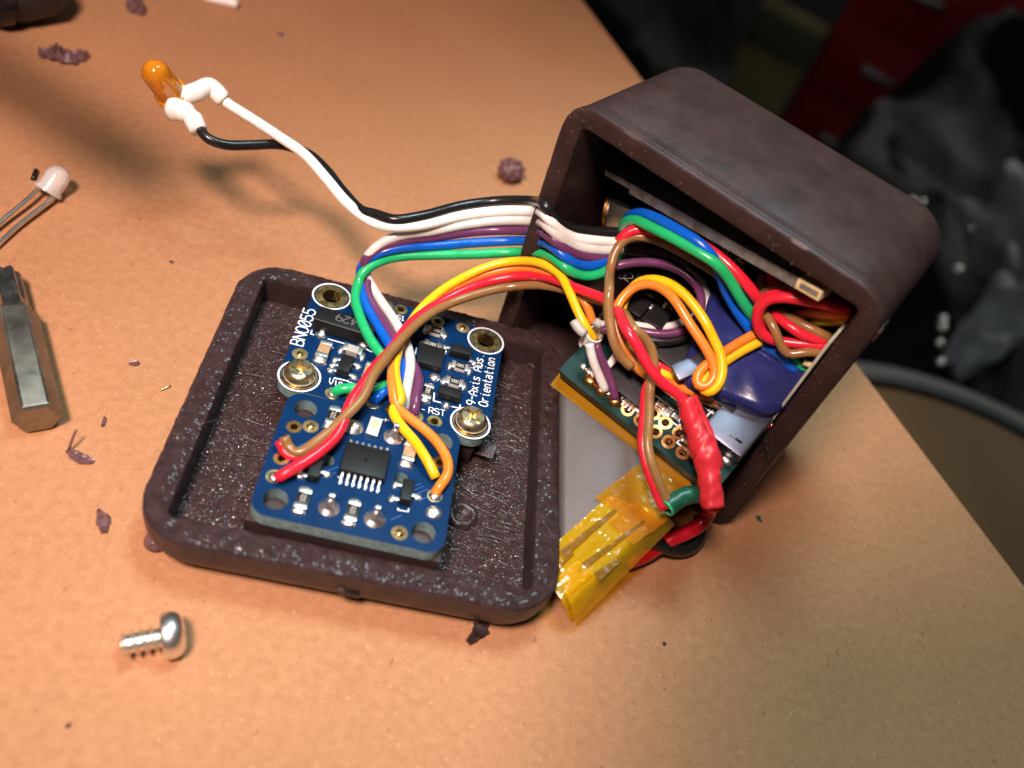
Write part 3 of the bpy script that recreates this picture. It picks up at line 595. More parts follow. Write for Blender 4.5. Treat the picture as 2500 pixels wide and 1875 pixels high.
# layer-line plastic: fine ridges stacked along the depth of the print
ml = mat('printed_layers', (.030, .0165, .0155), .42, var=.25, vs=.25, rvar=.08, spec=.30); nt = ml.node_tree; P_ = bsdf(ml)
tcx = nt.nodes.new('ShaderNodeTexCoord'); dp = nt.nodes.new('ShaderNodeVectorMath'); dp.operation = 'DOT_PRODUCT'; dp.inputs[1].default_value = FBOX.ez; nt.links.new(tcx.outputs['Object'], dp.inputs[0])
wv = nt.nodes.new('ShaderNodeMath'); wv.operation = 'SINE'; ml1 = nt.nodes.new('ShaderNodeMath'); ml1.operation = 'MULTIPLY'; ml1.inputs[1].default_value = 2*math.pi/.00040
nt.links.new(dp.outputs['Value'], ml1.inputs[0]); nt.links.new(ml1.outputs[0], wv.inputs[0])
nn = nt.nodes.new('ShaderNodeTexNoise'); nn.inputs['Scale'].default_value = 1800; nt.links.new(tcx.outputs['Object'], nn.inputs[0])
ad_ = nt.nodes.new('ShaderNodeMath'); ad_.operation = 'ADD'; nt.links.new(wv.outputs[0], ad_.inputs[0]); mm_ = nt.nodes.new('ShaderNodeMath'); mm_.operation = 'MULTIPLY'; mm_.inputs[1].default_value = .8; nt.links.new(nn.outputs['Fac'], mm_.inputs[0]); nt.links.new(mm_.outputs[0], ad_.inputs[1])
bp = nt.nodes.new('ShaderNodeBump'); bp.inputs['Strength'].default_value = .45; bp.inputs['Distance'].default_value = .00005; nt.links.new(ad_.outputs[0], bp.inputs['Height']); nt.links.new(bp.outputs[0], P_.inputs['Normal'])
csh = mesh('shell', bm, ml, case, auto=40)
bm = bmesh.new()   # row of little melted dots along the rim
for k in range(90):
    s = random.random()*BOXS; side = random.choice('tlr'); q = random.uniform(.6, 2.5)
    x, y = dict(t=(s, BOXS-q), l=(q, s), r=(BOXS-q, s))[side]
    if min(x, y) < .8 or max(x, y) > BOXS-.8: continue
    solderblob(bm, FBOX, x, y, random.uniform(.05, .13), random.uniform(.05, .2), .07)
tag(mesh('rim_specks', bm, 'strand', case), kind='stuff')
for s in range(1):
    mesh('notch_shade', box(bmesh.new(), FBOX, (BOXS+.02, BOXS-4.4, -3.6), (.35, 1.2, 1.6), .1), 'gloss_black', csh)  # black block in place of a cut, for the shade in the notch
    mesh('latch_tab', box(bmesh.new(), FBOX, (BOXS-.05, BOXS-4.6, -1.9), (.6, 1.5, 1.2), .15), 'plastic', csh)
for (u, v, w_, h_) in ((39.0, 17.6, .5, .8), (39.9, 16.6, .9, .35), (40.6, 15.4, .4, .9)): mesh('rim_crack', box(bmesh.new(), FBOX, (u, v, -.03), (w_, h_, .09), .02), 'gloss_black', csh)
mesh('wall_liner', box(bmesh.new(), FBOX, (BOXS-T_-.4, 25.0, -9.9), (.35, 17.0, 9.4), .1), 'paleedge', case, auto=40)

# ================================================================== things inside the case
# pouch cell leaning out of the opening, wrapped in amber film
def hbat(zn, x, y, z=0): q = FBAT.hit(zn, x, y, z); return q.x, q.y
bat = thing('battery', FBAT.w(-10, 10, -3.6), 'grey pouch battery wrapped in amber tape, leaning out of the case against the lid', 'battery')
cA = hbat('n', 1392, 1480); cB = (cA[0]+2.2, 26.0); cD = hbat('n', 1366, 905); cC = (cD[0]+2.0, 26.0); cE = hbat('n', 1362, 1400)
def slab(F, poly, z0, z1, bev):
    bm = bmesh.new(); vs = [bm.verts.new(F.w(x, y, z1)) for x, y in poly]; f = bm.faces.new(vs); f.normal_update()
    if f.normal.dot(F.ez) < 0: f.normal_flip()
    g = bmesh.ops.extrude_face_region(bm, geom=[f]); bmesh.ops.translate(bm, verts=[e for e in g['geom'] if isinstance(e, bmesh.types.BMVert)], vec=F.ez*(z0-z1)); bmesh.ops.recalc_face_normals(bm, faces=bm.faces)
    if bev: bmesh.ops.bevel(bm, geom=list(bm.edges), offset=bev, segments=3, profile=.6, affect='EDGES')
    return bm
mesh('cell', slab(FBAT, [cA, cB, cC, cD, cE], -3.6, 0, .9), 'foil', bat, auto=50)
def film(name, quad, z, m, nx=26, ny=26, amp=.18, lift=None, seed=0, drop=None):
    """a strip of tape over the four local points, wrinkled; drop: edge 0 side folds down over the cell's end"""
    bm = bmesh.new(); A, B, C, Dd = [V((*q, 0)) for q in quad]; g = []
    for i in range(nx+1):
        row = []
        for j in range(ny+1):
            u, v = i/nx, j/ny; p = A*(1-u)*(1-v)+B*u*(1-v)+C*u*v+Dd*(1-u)*v
            uu = p.x*.72+p.y*.7; vv = p.x*.7-p.y*.72
            h = z+amp*(noise.noise(V((p.x*.42+p.y*.05+seed, p.y*.12, seed)))+.45*noise.noise(V((p.x*.9, p.y*.45, seed+4)))+.2*noise.noise(V((p.x*2, p.y*1.6, seed+9))))
            if drop and v > drop[0]:
                k = (v-drop[0])/(1-drop[0]); h -= drop[1]*k**1.5
            row.append(bm.verts.new(FBAT.w(p.x, p.y, h)))
        g.append(row)
    for i in range(nx):
        for j in range(ny): bm.faces.new((g[i][j], g[i+1][j], g[i+1][j+1], g[i][j+1]))
    bmesh.ops.recalc_face_normals(bm, faces=bm.faces)
    o = mesh(name, bm, m, bat); return o
q = lambda x, y: hbat('h', x, y)
film('tape_strip', [q(130, -180), q(250, -330), q(1250, 480), q(1120, 575)], .12, 'kapton2', 40, 14, .05)
film('tape_strip', [q(110, 1040), q(560, 640), q(1080, 800), q(330, 1560)], .22, 'kapton', 70, 60, .30, seed=8, drop=(.74, 2.9))
film('tape_strip', [q(455, 655), q(840, 365), q(1245, 600), q(880, 915)], .34, 'kapton2', 50, 40, .16, seed=3)
film('tape_strip', [q(560, 830), q(760, 680), q(960, 840), q(735, 1010)], .52, 'kapton2', 26, 30, .10, seed=12)
film('tape_strip', [q(130, 1290), q(330, 1120), q(520, 1290), q(290, 1530)], .62, 'kapton', 40, 34, .22, seed=23, drop=(.5, 3.0))

M['kapton3'] = kapton('amber_film_shade', .62, (.20, .115, .006))  # darker film: shade and dark reflections put into its colour
for k, (a_, b_, w_) in enumerate((((215, 1075), (610, 745), 34), ((330, 1190), (820, 830), 26), ((150, 1190), (300, 1065), 22), ((470, 1240), (640, 1110), 40))):   # raised folds, coloured dark for the shade and dark reflections in the wrap
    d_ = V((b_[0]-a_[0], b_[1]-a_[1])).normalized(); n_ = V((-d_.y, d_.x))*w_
    film('fold_shade', [q(a_[0]-n_.x, a_[1]-n_.y), q(b_[0]-n_.x*.4, b_[1]-n_.y*.4), q(b_[0]+n_.x*.4, b_[1]+n_.y*.4), q(a_[0]+n_.x, a_[1]+n_.y)], .62, 'kapton3', 30, 6, .16, seed=31+k)

# controller board
def ht(zn, x, y): k = FTEE.hit(zn, x, y); return k.x, k.y
tee = thing('controller_board', FTEE.w(-12, 30, -1.5), 'green microcontroller board with a micro USB socket, lying in the case', 'circuit board')
n0 = ht('g', 1320, 1250); n1 = ht('g', 100, 365); yb = min(n0[1], n1[1])-.3; xr_ = ht('g', 1560, 1140)[0]
h_out = [ht('g', x, y) for x, y in ((607, 665), (710, 752), (830, 843), (937, 925), (1052, 1012), (300, 430), (398, 505), (502, 590))]
h_in = [ht('g', x, y) for x, y in ((910, 770), (1022, 857), (815, 695))]
xr_ = min(xr_, FTEE.loc(FBOX.w(BOXS-T_-.3, 12, -3)).x)
TL_ = 23.5
bm = plate(FTEE, rrect(TL_, 17.8, .6, 3, xr_-TL_/2, yb+8.9), [(x, y, .5) for x, y in h_out[:5]+h_in], -1.5, 0)
mesh('circuit_board', bm, ['green_pcb', 'green_pcb'], tee, smooth=False)
for x, y in h_out[:5]+h_in: mesh('pad', ringpad(FTEE, x, y, .48, .86, .03, 1.4), 'copper', tee, auto=40)
for x, y in h_out[5:]:
    mesh('solder_joint', solderblob(bmesh.new(), FTEE, x, y, .95, .85, .6), 'copper', tee)
for k in (2, 3):
    p_ = ht('g', 150+k*48, 240+k*38); mesh('solder_joint', solderblob(bmesh.new(), FTEE, *p_, .5, .5, .3), 'solder', tee)
pcx = ht('g', 610, 440); chp = chip(FTEE, pcx[0], pcx[1]+1.2, 7.0, 7.0, 1.1, 0, 'ic', 'processor_chip', tee, .08, .1)
for k in range(12):
    mesh('pin', box(bmesh.new(), FTEE, (pcx[0]-2.9+k*.53, pcx[1]+1.2-3.85, .05), (.24, .75, .28), .04), 'tin', chp, auto=40)
for k, (x, y) in enumerate(((650, 612), (700, 655), (870, 640), (940, 690), (1000, 735), (1055, 785), (1300, 790), (1340, 740), (1080, 930))):
    p_ = ht('g', x, y); b_ = mesh('resistor', box(bmesh.new(), FTEE.sub(*p_, 0, (0, 1.57)[k % 2]), (0, 0, .05), (1.0, .6, .4), .05), ('greycap', 'tan')[k % 3 == 2], tee, auto=40)
    for s in (-1, 1): mesh('end_cap', box(bmesh.new(), FTEE.sub(*p_, 0, (0, 1.57)[k % 2]), (s*.5, 0, .04), (.3, .66, .44), .05), 'tin', b_, auto=40)
ts = bmesh.new()
for (x, y, w, h) in ((680, 632, 3.2, 1.3), (960, 700, 3.0, 1.5), (1320, 770, 2.6, 1.7), (1075, 935, 1.6, 1.3), (860, 620, 2.2, 1.2), (1240, 700, 2.0, 1.2)):
    p_ = ht('g', x, y); stroke(ts, FTEE, [(p_[0]-w/2, p_[1]-h/2), (p_[0]+w/2, p_[1]-h/2), (p_[0]+w/2, p_[1]+h/2), (p_[0]-w/2, p_[1]+h/2), (p_[0]-w/2, p_[1]-h/2)], .1, .02)
mesh('silkscreen_lines', ts, 'silk', tee, smooth=False)
for k in range(8):
    p_ = ht('g', 1270+k*22, 660+k*16); mesh('chip_pin', box(bmesh.new(), FTEE, (*p_, .05), (.22, .8, .25), .03), 'tin', tee, auto=40)
for k in range(6):
    p_ = ht('g', 1418+k*12, 745-k*9); mesh('chip_pin', box(bmesh.new(), FTEE, (*p_, .05), (.5, .2, .3), .03), 'tin', tee, auto=40)
pu = ht('g', 1565, 885); fu = FTEE.sub(xr_-2.9, pu[1], 0, 0)
M['socket'] = mat('socket_shell', (.13, .14, .18), .4, metal=1, var=.15, vs=.4)
usb = mesh('usb_socket', box(bmesh.new(), fu, (0, 0, .05), (5.6, 7.4, 2.5), .45), 'socket', tee, auto=40)
for s in (-1, 1): mesh('spring_tab', box(bmesh.new(), fu, (1.0, s*2.2, 2.53), (1.6, .3, .08), .03), 'gloss_black', usb)
for p_ in ((1400, 1075), (1440, 1040), (1330, 1185)):
    u_ = ht('g', *p_); mesh('solder_joint', solderblob(bmesh.new(), FTEE, *u_, .85, .55, .5), 'solder', tee)

# black display board against the top wall, seen edge on
def bx(z, x, y, d): return pb(z, [(x, y, d)])[0]
dl0, dl1 = FBOX.loc(bx('e', 560, -80, 9)), FBOX.loc(bx('f', 1250, 690, 4.5))
l0 = FBOX.loc(bx('d', 365, 570, 6.5)); l1 = FBOX.loc(bx('d', 1440, 1180, 1.6))
disp = thing('display_board', FBOX.w(20, 30, -10), 'black board with grey edge wedged slantwise under the case top', 'circuit board')
FD = Frame(FBOX.w(*l0), FBOX.w(*l1)-FBOX.w(*l0), -FBOX.ez); Ld = (l1-l0).length
if FD.ez.dot(FBOX.ey) < 0: FD = Frame(FD.o, FD.ex, -FD.ey)
sg = 1 if FD.ey.dot(FBOX.ez) < 0 else -1
Fg = Frame(FBOX.w(*l0), FBOX.w(*l1)-FBOX.w(*l0), FBOX.ey)
if Fg.ez.dot(FBOX.ez) < 0: Fg = Frame(Fg.o, Fg.ex, -Fg.ey)
mesh('glass', box(bmesh.new(), Fg, (Ld*.56, .1, -7.0), (Ld*.84, 1.35, 7.2), .12), 'mica', disp, auto=40)
mesh('ribbon_tail', box(bmesh.new(), Fg, (2.6, .25, -6.0), (5.4, .85, 6.0), .2), 'mica', disp, auto=40)
dface = FBOX.loc(bx('e', 1550, 560, 10)); Fb = Frame(FBOX.w(dface.x, dface.y, -12.5), FD.ex, FBOX.ey)
brd2 = mesh('circuit_board', box(bmesh.new(), Fb, (-3, .5, -1.2), (30, 15, 1.2), .1), 'black_pcb', disp, auto=40)
ts = bmesh.new()
def hd(x, y): k = Fb.hit('e', x, y); return k.x, k.y
for s_, x, y, x2, y2 in (('G', 1290, 470, 1262, 415), ('GND', 1680, 730, 1650, 640)): pass
for s_, x, y in (('G', 1285, 440), ('3', 1420, 520), ('U', 1560, 575), ('F', 1600, 640), ('G', 1668, 712), ('N', 1700, 670)):
    u_ = V(hd(x, y)); text(ts, Fb, s_, u_+V((.45, -.4)), u_+V((.45, .5)), .95, .03, .07)
stroke(ts, Fb, [hd(1720, 745), hd(1690, 800), hd(1740, 825)], .07, .03)
mesh('lettering', ts, 'code', brd2, smooth=False)
fcn = Frame(bx('f', 1140, 650, 1.2), FD.ex, FBOX.ey)
con = mesh('plug_housing', box(bmesh.new(), fcn, (0, 0, -2.2), (3.0, 1.2, 2.4), .12), 'ivory', disp, auto=40)
mesh('plug_slot', box(bmesh.new(), fcn, (0.1, .1, .16), (2.2, .6, .1), .02), 'mica', con)

# little silver motor with copper end
pm = bx('d', 420, 760, 12); Fm = Frame(pm, FBOX.ez*-.5+FBOX.ey*.3+FBOX.ex*.2, FBOX.ey)
Fm = Frame(pm, FBOX.ey*.9+FBOX.ex*.3, FBOX.ez*-1+FBOX.ey*.2)
axm = (FBOX.ex*.93+FBOX.ey*.3-FBOX.ez*.25).normalized(); Fm = Frame(pm, axm.cross(V((0, 0, 1))), V((0, 0, 1))); Fm = Frame(pm, Fm.ex, axm.cross(Fm.ex))
mot = thing('vibration_motor', pm, 'small silver motor with copper end cap deep in the case', 'motor')
mesh('can', lathe(bmesh.new(), Fm, [(2.2, -.6), (2.2, 3.2), (1.9, 3.4)], 24), 'steel', mot, auto=40)
mesh('end_cap', lathe(bmesh.new(), Fm, [(2.3, -1.15), (2.5, -1.0), (2.5, -.62), (2.3, -.6)], 24), 'copper', mot, auto=40)
mesh('bracket', box(bmesh.new(), Frame(bx('d', 418, 790, 9.0), FBOX.ex*.95+FBOX.ey*.2, FBOX.ey), (.4, 0, -1.4), (3.2, 3.6, 1.4), .1), 'tin', mot, auto=40)

# dark board lying over the far half of the controller board, with the header block on it
FBK = Frame(FTEE.w(xr_-13.5, yb+8.2, 2.6), FTEE.ex, FTEE.ey)
mesh_b = thing('backing_board', FBK.w(0, 8, -1.4), 'dark circuit board behind the wire loops, above the green board', 'circuit board')
bkb = mesh('circuit_board', box(bmesh.new(), FBK, (-.5, 9, -1.3), (20, 18, 1.3), .1), 'black_pcb', mesh_b, auto=40)
def hk(zn, x, y): k = FBK.hit(zn, x, y); return k.x, k.y
for k in range(16):
    u_, v_ = random.uniform(-9.5, 8), random.uniform(.8, 16); mesh('component', box(bmesh.new(), FBK, (u_, v_, .02), (random.uniform(.8, 2.2), random.uniform(.7, 1.4), .7), .06), random.choice(('ic', 'tin', 'ic', 'ic', 'tan')), bkb, auto=40)
ts = bmesh.new()
for s_, x, y in (('9', 930, 770), ('C', 990, 800), ('5', 1215, 890), ('3', 1255, 925), ('2', 640, 850), ('0', 580, 830)): u_ = V(hk('e', x, y)); text(ts, FBK, s_, u_, u_+V((.7, 0)), 1.1, .03, .06)
mesh('lettering', ts, 'etch', bkb, smooth=False)
kh = hk('e', 890, 1110); Fh = FBK.sub(kh[0], kh[1], 0, .1)
hdr = thing('header_block', Fh.w(0, 0, 0), 'glossy black four-cell header block ringed by the purple wire loop', 'connector')
for i in range(2):
    for j in range(2): mesh('cell', box(bmesh.new(), Fh, ((i-.5)*2.9, (j-.5)*2.9, .05), (2.75, 2.75, 1.5), .3), 'gloss_black', hdr, auto=40)
for (i, j) in ((-.4, 2.9), (1.0, 2.6), (-1.9, .9), (.2, -.9), (1.4, .3)): mesh('pin', box(bmesh.new(), Fh, (i, j, 1.3), (.35, .7, .5), .06), 'tin', hdr, auto=40)

# blue wrapped pouch
bp_ = thing('wrapped_cell', bx('g', 1600, 480, 8), 'dark blue wrapped pouch filling the lower right of the case', 'battery pack')
poly = [('e', 1150, 1640), ('e', 1360, 1180), ('e', 1420, 950), ('e', 1650, 800), ('f', 640, 700), ('f', 1150, 1100), ('f', 1180, 1500), ('g', 1880, 640), ('g', 1780, 690), ('g', 1640, 650), ('g', 1420, 560), ('g', 1060, 440)]
FP = Frame(FTEE.w(xr_-5, yb+14, 4.6), FTEE.ex, FTEE.ey)
pp = [FP.hit(*k) for k in poly]
bm = bmesh.new(); cen = V((sum(p.x for p in pp)/len(pp), sum(p.y for p in pp)/len(pp), 0)); rings = []
op = spline([V((p.x, p.y, 0)) for p in pp]+[V((pp[0].x, pp[0].y, 0))], .8)[:-1]
for k, z in ((1.0, -3.2), (1.0, -.9), (.985, -.35), (.95, -.02), (.86, .18), (.6, .42), (.3, .55)):
    rings.append([bm.verts.new(FP.w(cen.x+(p.x-cen.x)*k, cen.y+(p.y-cen.y)*k, z+.12*noise.noise(p*.35+V((0, 0, z))))) for p in op])
for a, b2 in zip(rings, rings[1:]):
    for k in range(len(op)): bm.faces.new((a[k], a[(k+1) % len(op)], b2[(k+1) % len(op)], b2[k]))
bm.faces.new(rings[-1]); bmesh.ops.recalc_face_normals(bm, faces=bm.faces)
mesh('wrap', bm, 'bluewrap', bp_)
fe = FP.hit('g', 1115, 330); mesh('silver_end', box(bmesh.new(), FP.sub(fe.x, fe.y, 0, 1.15), (0, 0, .1), (4.6, 2.2, .8), .3), 'socket', bp_, auto=40)

# ================================================================== wires
WR = .59
rib = thing('ribbon_cable', at(1150, 560, 17), 'flat cable with black, white, purple, blue and green wires, ending at the amber diode', 'cable')
black = pz('i', [(585, 655, 18.5), (640, 745, 18), (780, 800, 17.5), (1000, 803, 17.5), (1220, 800, 17.5), (1420, 865, 17.5), (1560, 985, 17.8), (1710, 1175, 18.2), (1860, 1320, 18.8)]) + \
    pz('c', [(310, 335, 19.2), (440, 378, 19.8), (640, 352, 20.4), (900, 285, 21.2), (1150, 252, 22.5), (1380, 252, 25), (1470, 285, 28.6)]) + pb('c', [(1530, 365, -.8), (1640, 430, 1.5), (1800, 458, 4), (1975, 463, 6.5), (2150, 470, 9)])
wire('black_wire', black, .68, 'black', rib)
white = pz('i', [(735, 420, 18.6), (800, 475, 18.6), (1000, 602, 18.9), (1200, 735, 19.2), (1390, 865, 19.4), (1560, 1050, 19.2), (1740, 1260, 18.6), (1930, 1400, 18.3)]) + \
    pz('c', [(430, 425, 18.9), (640, 412, 19.5), (900, 350, 20.3), (1150, 318, 21.6), (1390, 318, 24.2), (1480, 355, 27.4)]) + pb('c', [(1545, 430, -.8), (1650, 492, 1.3), (1800, 515, 3.6), (1960, 522, 6.2), (2150, 530, 9)])
wire('white_wire', white, .70, 'white', rib)
grey = pza( [(1240, 1300, 6.1), (1245, 1220, 6.9), (1275, 1050, 8.2), (1300, 880, 8.8), (1270, 720, 9.0), (1160, 500, 9.2), (1030, 310, 9.6)]) + \
    pz('c', [(310, 850, 10.4), (268, 770, 11.5), (248, 680, 13), (280, 610, 14.6), (370, 530, 16.2), (500, 482, 17.4), (700, 455, 18.3), (900, 415, 19.2), (1150, 385, 20.6), (1395, 388, 23.3), (1490, 425, 26.2)]) + pb('c', [(1560, 495, -.8), (1660, 552, 1.1), (1800, 578, 3.3), (1955, 585, 5.8), (2150, 590, 9)])
wire('white_wire', grey, WR*1.09, 'grey', rib)
purple = pza( [(1328, 1345, 6.0), (1335, 1280, 6.8), (1352, 1150, 7.4), (1372, 1020, 7.6), (1345, 930, 7.7), (1250, 790, 8.0), (1130, 620, 8.4), (1000, 420, 9.0), (905, 240, 10.0)]) + \
    pz('c', [(265, 760, 11.5), (240, 690, 13), (265, 630, 14.2), (370, 562, 15.6), (500, 520, 16.6), (720, 493, 17.4), (1000, 455, 18.6), (1200, 447, 19.8), (1400, 455, 22.3), (1500, 492, 24.8)]) + pb('c', [(1575, 555, -.8), (1670, 605, .9), (1790, 634, 3), (1930, 635, 5.5), (2010, 660, 7)])
wire('purple_wire', purple, WR*1.09, 'purple', rib)
blue = pza( [(958, 1235, 6.0), (985, 1190, 6.8), (1090, 1110, 7.3), (1180, 1040, 7.6), (1222, 950, 7.8), (1205, 850, 7.8), (1110, 710, 8.0), (980, 500, 8.8), (880, 310, 9.8)]) + \
    pz('c', [(222, 760, 11.3), (222, 700, 12.6), (260, 655, 13.6), (350, 605, 14.8), (480, 570, 15.7), (720, 555, 16.4), (1000, 532, 17.5), (1250, 520, 18.9), (1420, 525, 21.4), (1520, 560, 23.4)]) + \
    pb('c', [(1600, 630, -.8), (1690, 680, .6), (1790, 690, 2.2), (1880, 660, 4.2), (1945, 615, 6.4)]) + pb('e', [(655, 560, 8.2), (690, 450, 8.6), (660, 350, 7.6), (690, 285, 6.2), (790, 258, 5), (920, 300, 3.8), (1090, 390, 2.8), (1290, 510, 2.2), (1430, 640, 2.4), (1500, 800, 3.4), (1570, 990, 4), (1690, 1190, 4.2), (1830, 1370, 4.2), (1960, 1480, 4.2)]) + pb('f', [(840, 1290, 4.2), (960, 1440, 4.6), (1050, 1580, 5.5), (1110, 1680, 7)])
wire('blue_wire', blue, WR*1.09, 'blue', rib)
green = pza( [(612, 1150, 5.9), (640, 1118, 6.8), (710, 1098, 7.3), (870, 1108, 7.5), (1010, 1095, 7.6), (1120, 1060, 7.4), (1180, 1010, 7.3), (1185, 945, 7.5), (1130, 880, 8.0), (1040, 800, 8.6), (920, 630, 9.2), (835, 430, 9.8), (800, 280, 10.4)]) + \
    pz('c', [(212, 790, 11.6), (228, 745, 12.4), (290, 690, 13.2), (390, 645, 14.0), (520, 622, 14.6), (720, 615, 15.4), (1000, 610, 16.5), (1250, 597, 17.8), (1430, 602, 20.3), (1540, 645, 22)]) + \
    pb('c', [(1620, 712, -.9), (1700, 752, .3), (1790, 758, 1.6), (1880, 725, 3.2), (1960, 665, 5)]) + pb('e', [(640, 640, 6.6), (665, 520, 7.4), (630, 420, 6.6), (645, 345, 5.2), (740, 322, 4.0), (880, 385, 2.8), (1090, 490, 2.0), (1330, 625, 1.7), (1480, 720, 2.0), (1590, 860, 2.8), (1690, 1030, 3.4), (1800, 1190, 4.6), (1900, 1330, 6.5)]) + pb('f', [(880, 1210, 6.6), (980, 1370, 5.4), (1060, 1420, 5.4), (1130, 1470, 6.2)])
wire('green_wire', green, WR*1.09, 'green', rib)
tip = pb('f', [(1085, 1385, 4.9), (1190, 1425, 5.3)]); mesh('bare_end', tube(bmesh.new(), spline(tip, .3), .42, 8), 'ivory', rib)

rb2 = thing('ribbon_cable', at(1200, 720, 14), 'flat cable with yellow, orange, red and brown wires, ending on the driver board', 'cable')
yellow = pz('b', [(1712, 800, 9.5), (1660, 690, 10.1), (1530, 480, 10.3), (1400, 330, 10.4), (1320, 180, 10.4)]) + pz('c', [(500, 1600, 10.8), (470, 1500, 11.0), (455, 1380, 11.1), (480, 1250, 11.1), (540, 1110, 11.2), (620, 990, 11.6), (760, 862, 13.2), (940, 755, 15), (1120, 682, 16.8), (1300, 655, 18.4), (1440, 672, 20), (1560, 740, 20.6), (1630, 860, 20.4), (1690, 1000, 19.6), (1755, 1120, 18.6), (1800, 1185, 17.4)])
wire('yellow_wire', yellow, WR, 'yellow', rb2)
orange = pz('b', [(1700, 955, 9.0), (1735, 885, 9.9), (1810, 790, 10.3), (1825, 670, 10.5), (1755, 520, 10.6), (1640, 390, 10.6), (1480, 265, 10.6), (1345, 150, 10.6)]) + pz('c', [(445, 1560, 11.0), (432, 1460, 11.1), (438, 1350, 11.1), (470, 1230, 11.1), (535, 1105, 11.1), (640, 990, 11.2), (800, 872, 12.8), (980, 778, 14.4), (1150, 722, 15.9), (1320, 702, 17.4), (1460, 720, 19), (1600, 790, 20), (1700, 880, 20), (1760, 980, 19.2), (1790, 1080, 18)])
wire('orange_wire', orange, WR, 'orange', rb2)
red = pz('b', [(285, 800, 9.4), (340, 770, 10), (430, 715, 10.3), (560, 640, 10.5), (690, 545, 10.7), (820, 420, 10.9)]) + pz('a', [(770, 1210, 11.8), (900, 1020, 12.2), (1000, 880, 12.4)]) + pz('c', [(420, 1265, 12.4), (540, 1100, 12.4), (680, 985, 12.5), (850, 888, 13.2), (1050, 805, 14.6), (1230, 765, 16), (1400, 755, 17.6), (1540, 785, 19.4), (1690, 845, 21), (1850, 905, 22.6), (1930, 955, 23.2)]) + pf(FTEE, 'g', [(600, 25, 9.2), (680, 140, 8.6), (755, 285, 7.8), (850, 415, 6.8), (970, 515, 5.8), (1060, 580, 5.2), (1090, 640, 4.8)])
wire('red_wire', red, WR+.05, 'red', rb2)
brown = pz('b', [(345, 425, 10.6), (375, 500, 9.9), (420, 565, 9.7), (490, 575, 9.9), (600, 500, 10.4), (750, 385, 10.8), (900, 240, 11.6), (1060, 70, 12.2)]) + pz('c', [(300, 1440, 12.6), (400, 1300, 12.8), (500, 1185, 12.8), (640, 1050, 12.8), (820, 945, 12.8), (1050, 868, 14), (1250, 828, 15.2), (1420, 818, 16.8), (1560, 840, 18.4), (1720, 890, 20.2), (1880, 935, 22), (1990, 1000, 23)]) + pf(FTEE, 'g', [(660, 15, 8.2), (740, 80, 7.2), (800, 175, 6.2), (818, 280, 5.4), (795, 390, 4.8), (783, 520, 4.4), (780, 690, 4.2), (770, 850, 4.2), (765, 960, 4.0), (795, 1090, 3.6), (850, 1240, 2.8), (910, 1380, 1.8), (950, 1450, 1.2)])
wire('brown_wire', brown, WR, 'brown', rb2)
red2 = pf(FTEE, 'g', [(845, 310, 5.0), (790, 420, 4.4), (750, 520, 4.0), (740, 690, 3.8), (726, 850, 3.7), (724, 960, 3.5), (754, 1100, 3.1), (808, 1260, 2.4), (862, 1400, 1.4), (900, 1470, .9)])
wire('red_wire', red2, WR, 'red', rb2)
red3 = pz('b', [(302, 462, 10.0), (335, 550, 9.3), (395, 612, 9.2), (480, 612, 9.4), (620, 540, 9.9)]); wire('red_wire', red3, WR*.9, 'red', rb2)
# heat-shrink on the two power leads
sp = spline(pf(FTEE, 'g', [(1075, 570, 5.2), (1110, 690, 4.6), (1160, 830, 4.0), (1215, 960, 3.6), (1248, 1060, 3.4), (1262, 1200, 3.0), (1280, 1340, 2.4), (1293, 1455, 1.8)]), .3)
def rsh(t): return 1.12+.42*math.exp(-((t-.53)/.11)**2)+.18*math.exp(-((t-.37)/.06)**2)+.16*t
mesh('shrink_sleeve', tube(bmesh.new(), sp, rsh, 24, rough=.2), 'shrink_red', rb2)
sp = spline(pf(FTEE, 'g', [(1125, 560, 4.4), (1185, 680, 3.8), (1255, 820, 3.2), (1310, 960, 2.8), (1365, 1135, 2.2)]), .3); mesh('shrink_flap', tube(bmesh.new(), sp, lambda t: .55*(1-.75*t)+.1, 10, rough=.2), 'shrink_red', rb2)
sp = spline(pf(FTEE, 'g', [(925, 1455, 1.2), (985, 1410, 1.1), (1060, 1365, .9), (1160, 1345, .6)]), .25)
bm = bmesh.new(); tube(bm, sp, 1.05, 22, caps=False, rough=.14); tube(bm, [p for p in sp], .9, 22, caps=False, rough=.12); mesh('shrink_sleeve', bm, 'shrink_green', rb2)
bm = bmesh.new(); a_ = sp[0]; t_ = (sp[1]-sp[0]).normalized(); F_ = Frame(a_, t_.orthogonal(), t_.cross(t_.orthogonal())); lathe(bm, F_, [(.88, 0), (.88, -.2), (1.08, -.2), (1.08, 0)], 24, False, False); mesh('sleeve_lip', bm, mat('green_rim', (.03, .42, .20), .4), rb2)
# white sleeve with the yellow wire inside
sp = spline(pz('c', [(1805, 1150, 18.6), (1780, 1180, 17.4), (1750, 1215, 16)]), .2); bm = bmesh.new(); tube(bm, sp, 1.12, 22, caps=False, rough=.06); tube(bm, sp, .95, 22, caps=False); mesh('white_sleeve', bm, 'shrink_white', rb2)
bm = bmesh.new(); t_ = (sp[1]-sp[0]).normalized(); F_ = Frame(sp[0], t_.orthogonal(), t_.cross(t_.orthogonal())); lathe(bm, F_, [(.94, 0), (.95, -.08), (1.12, -.08), (1.14, 0)], 24, False, False); mesh('sleeve_lip', bm, 'shrink_white', rb2)

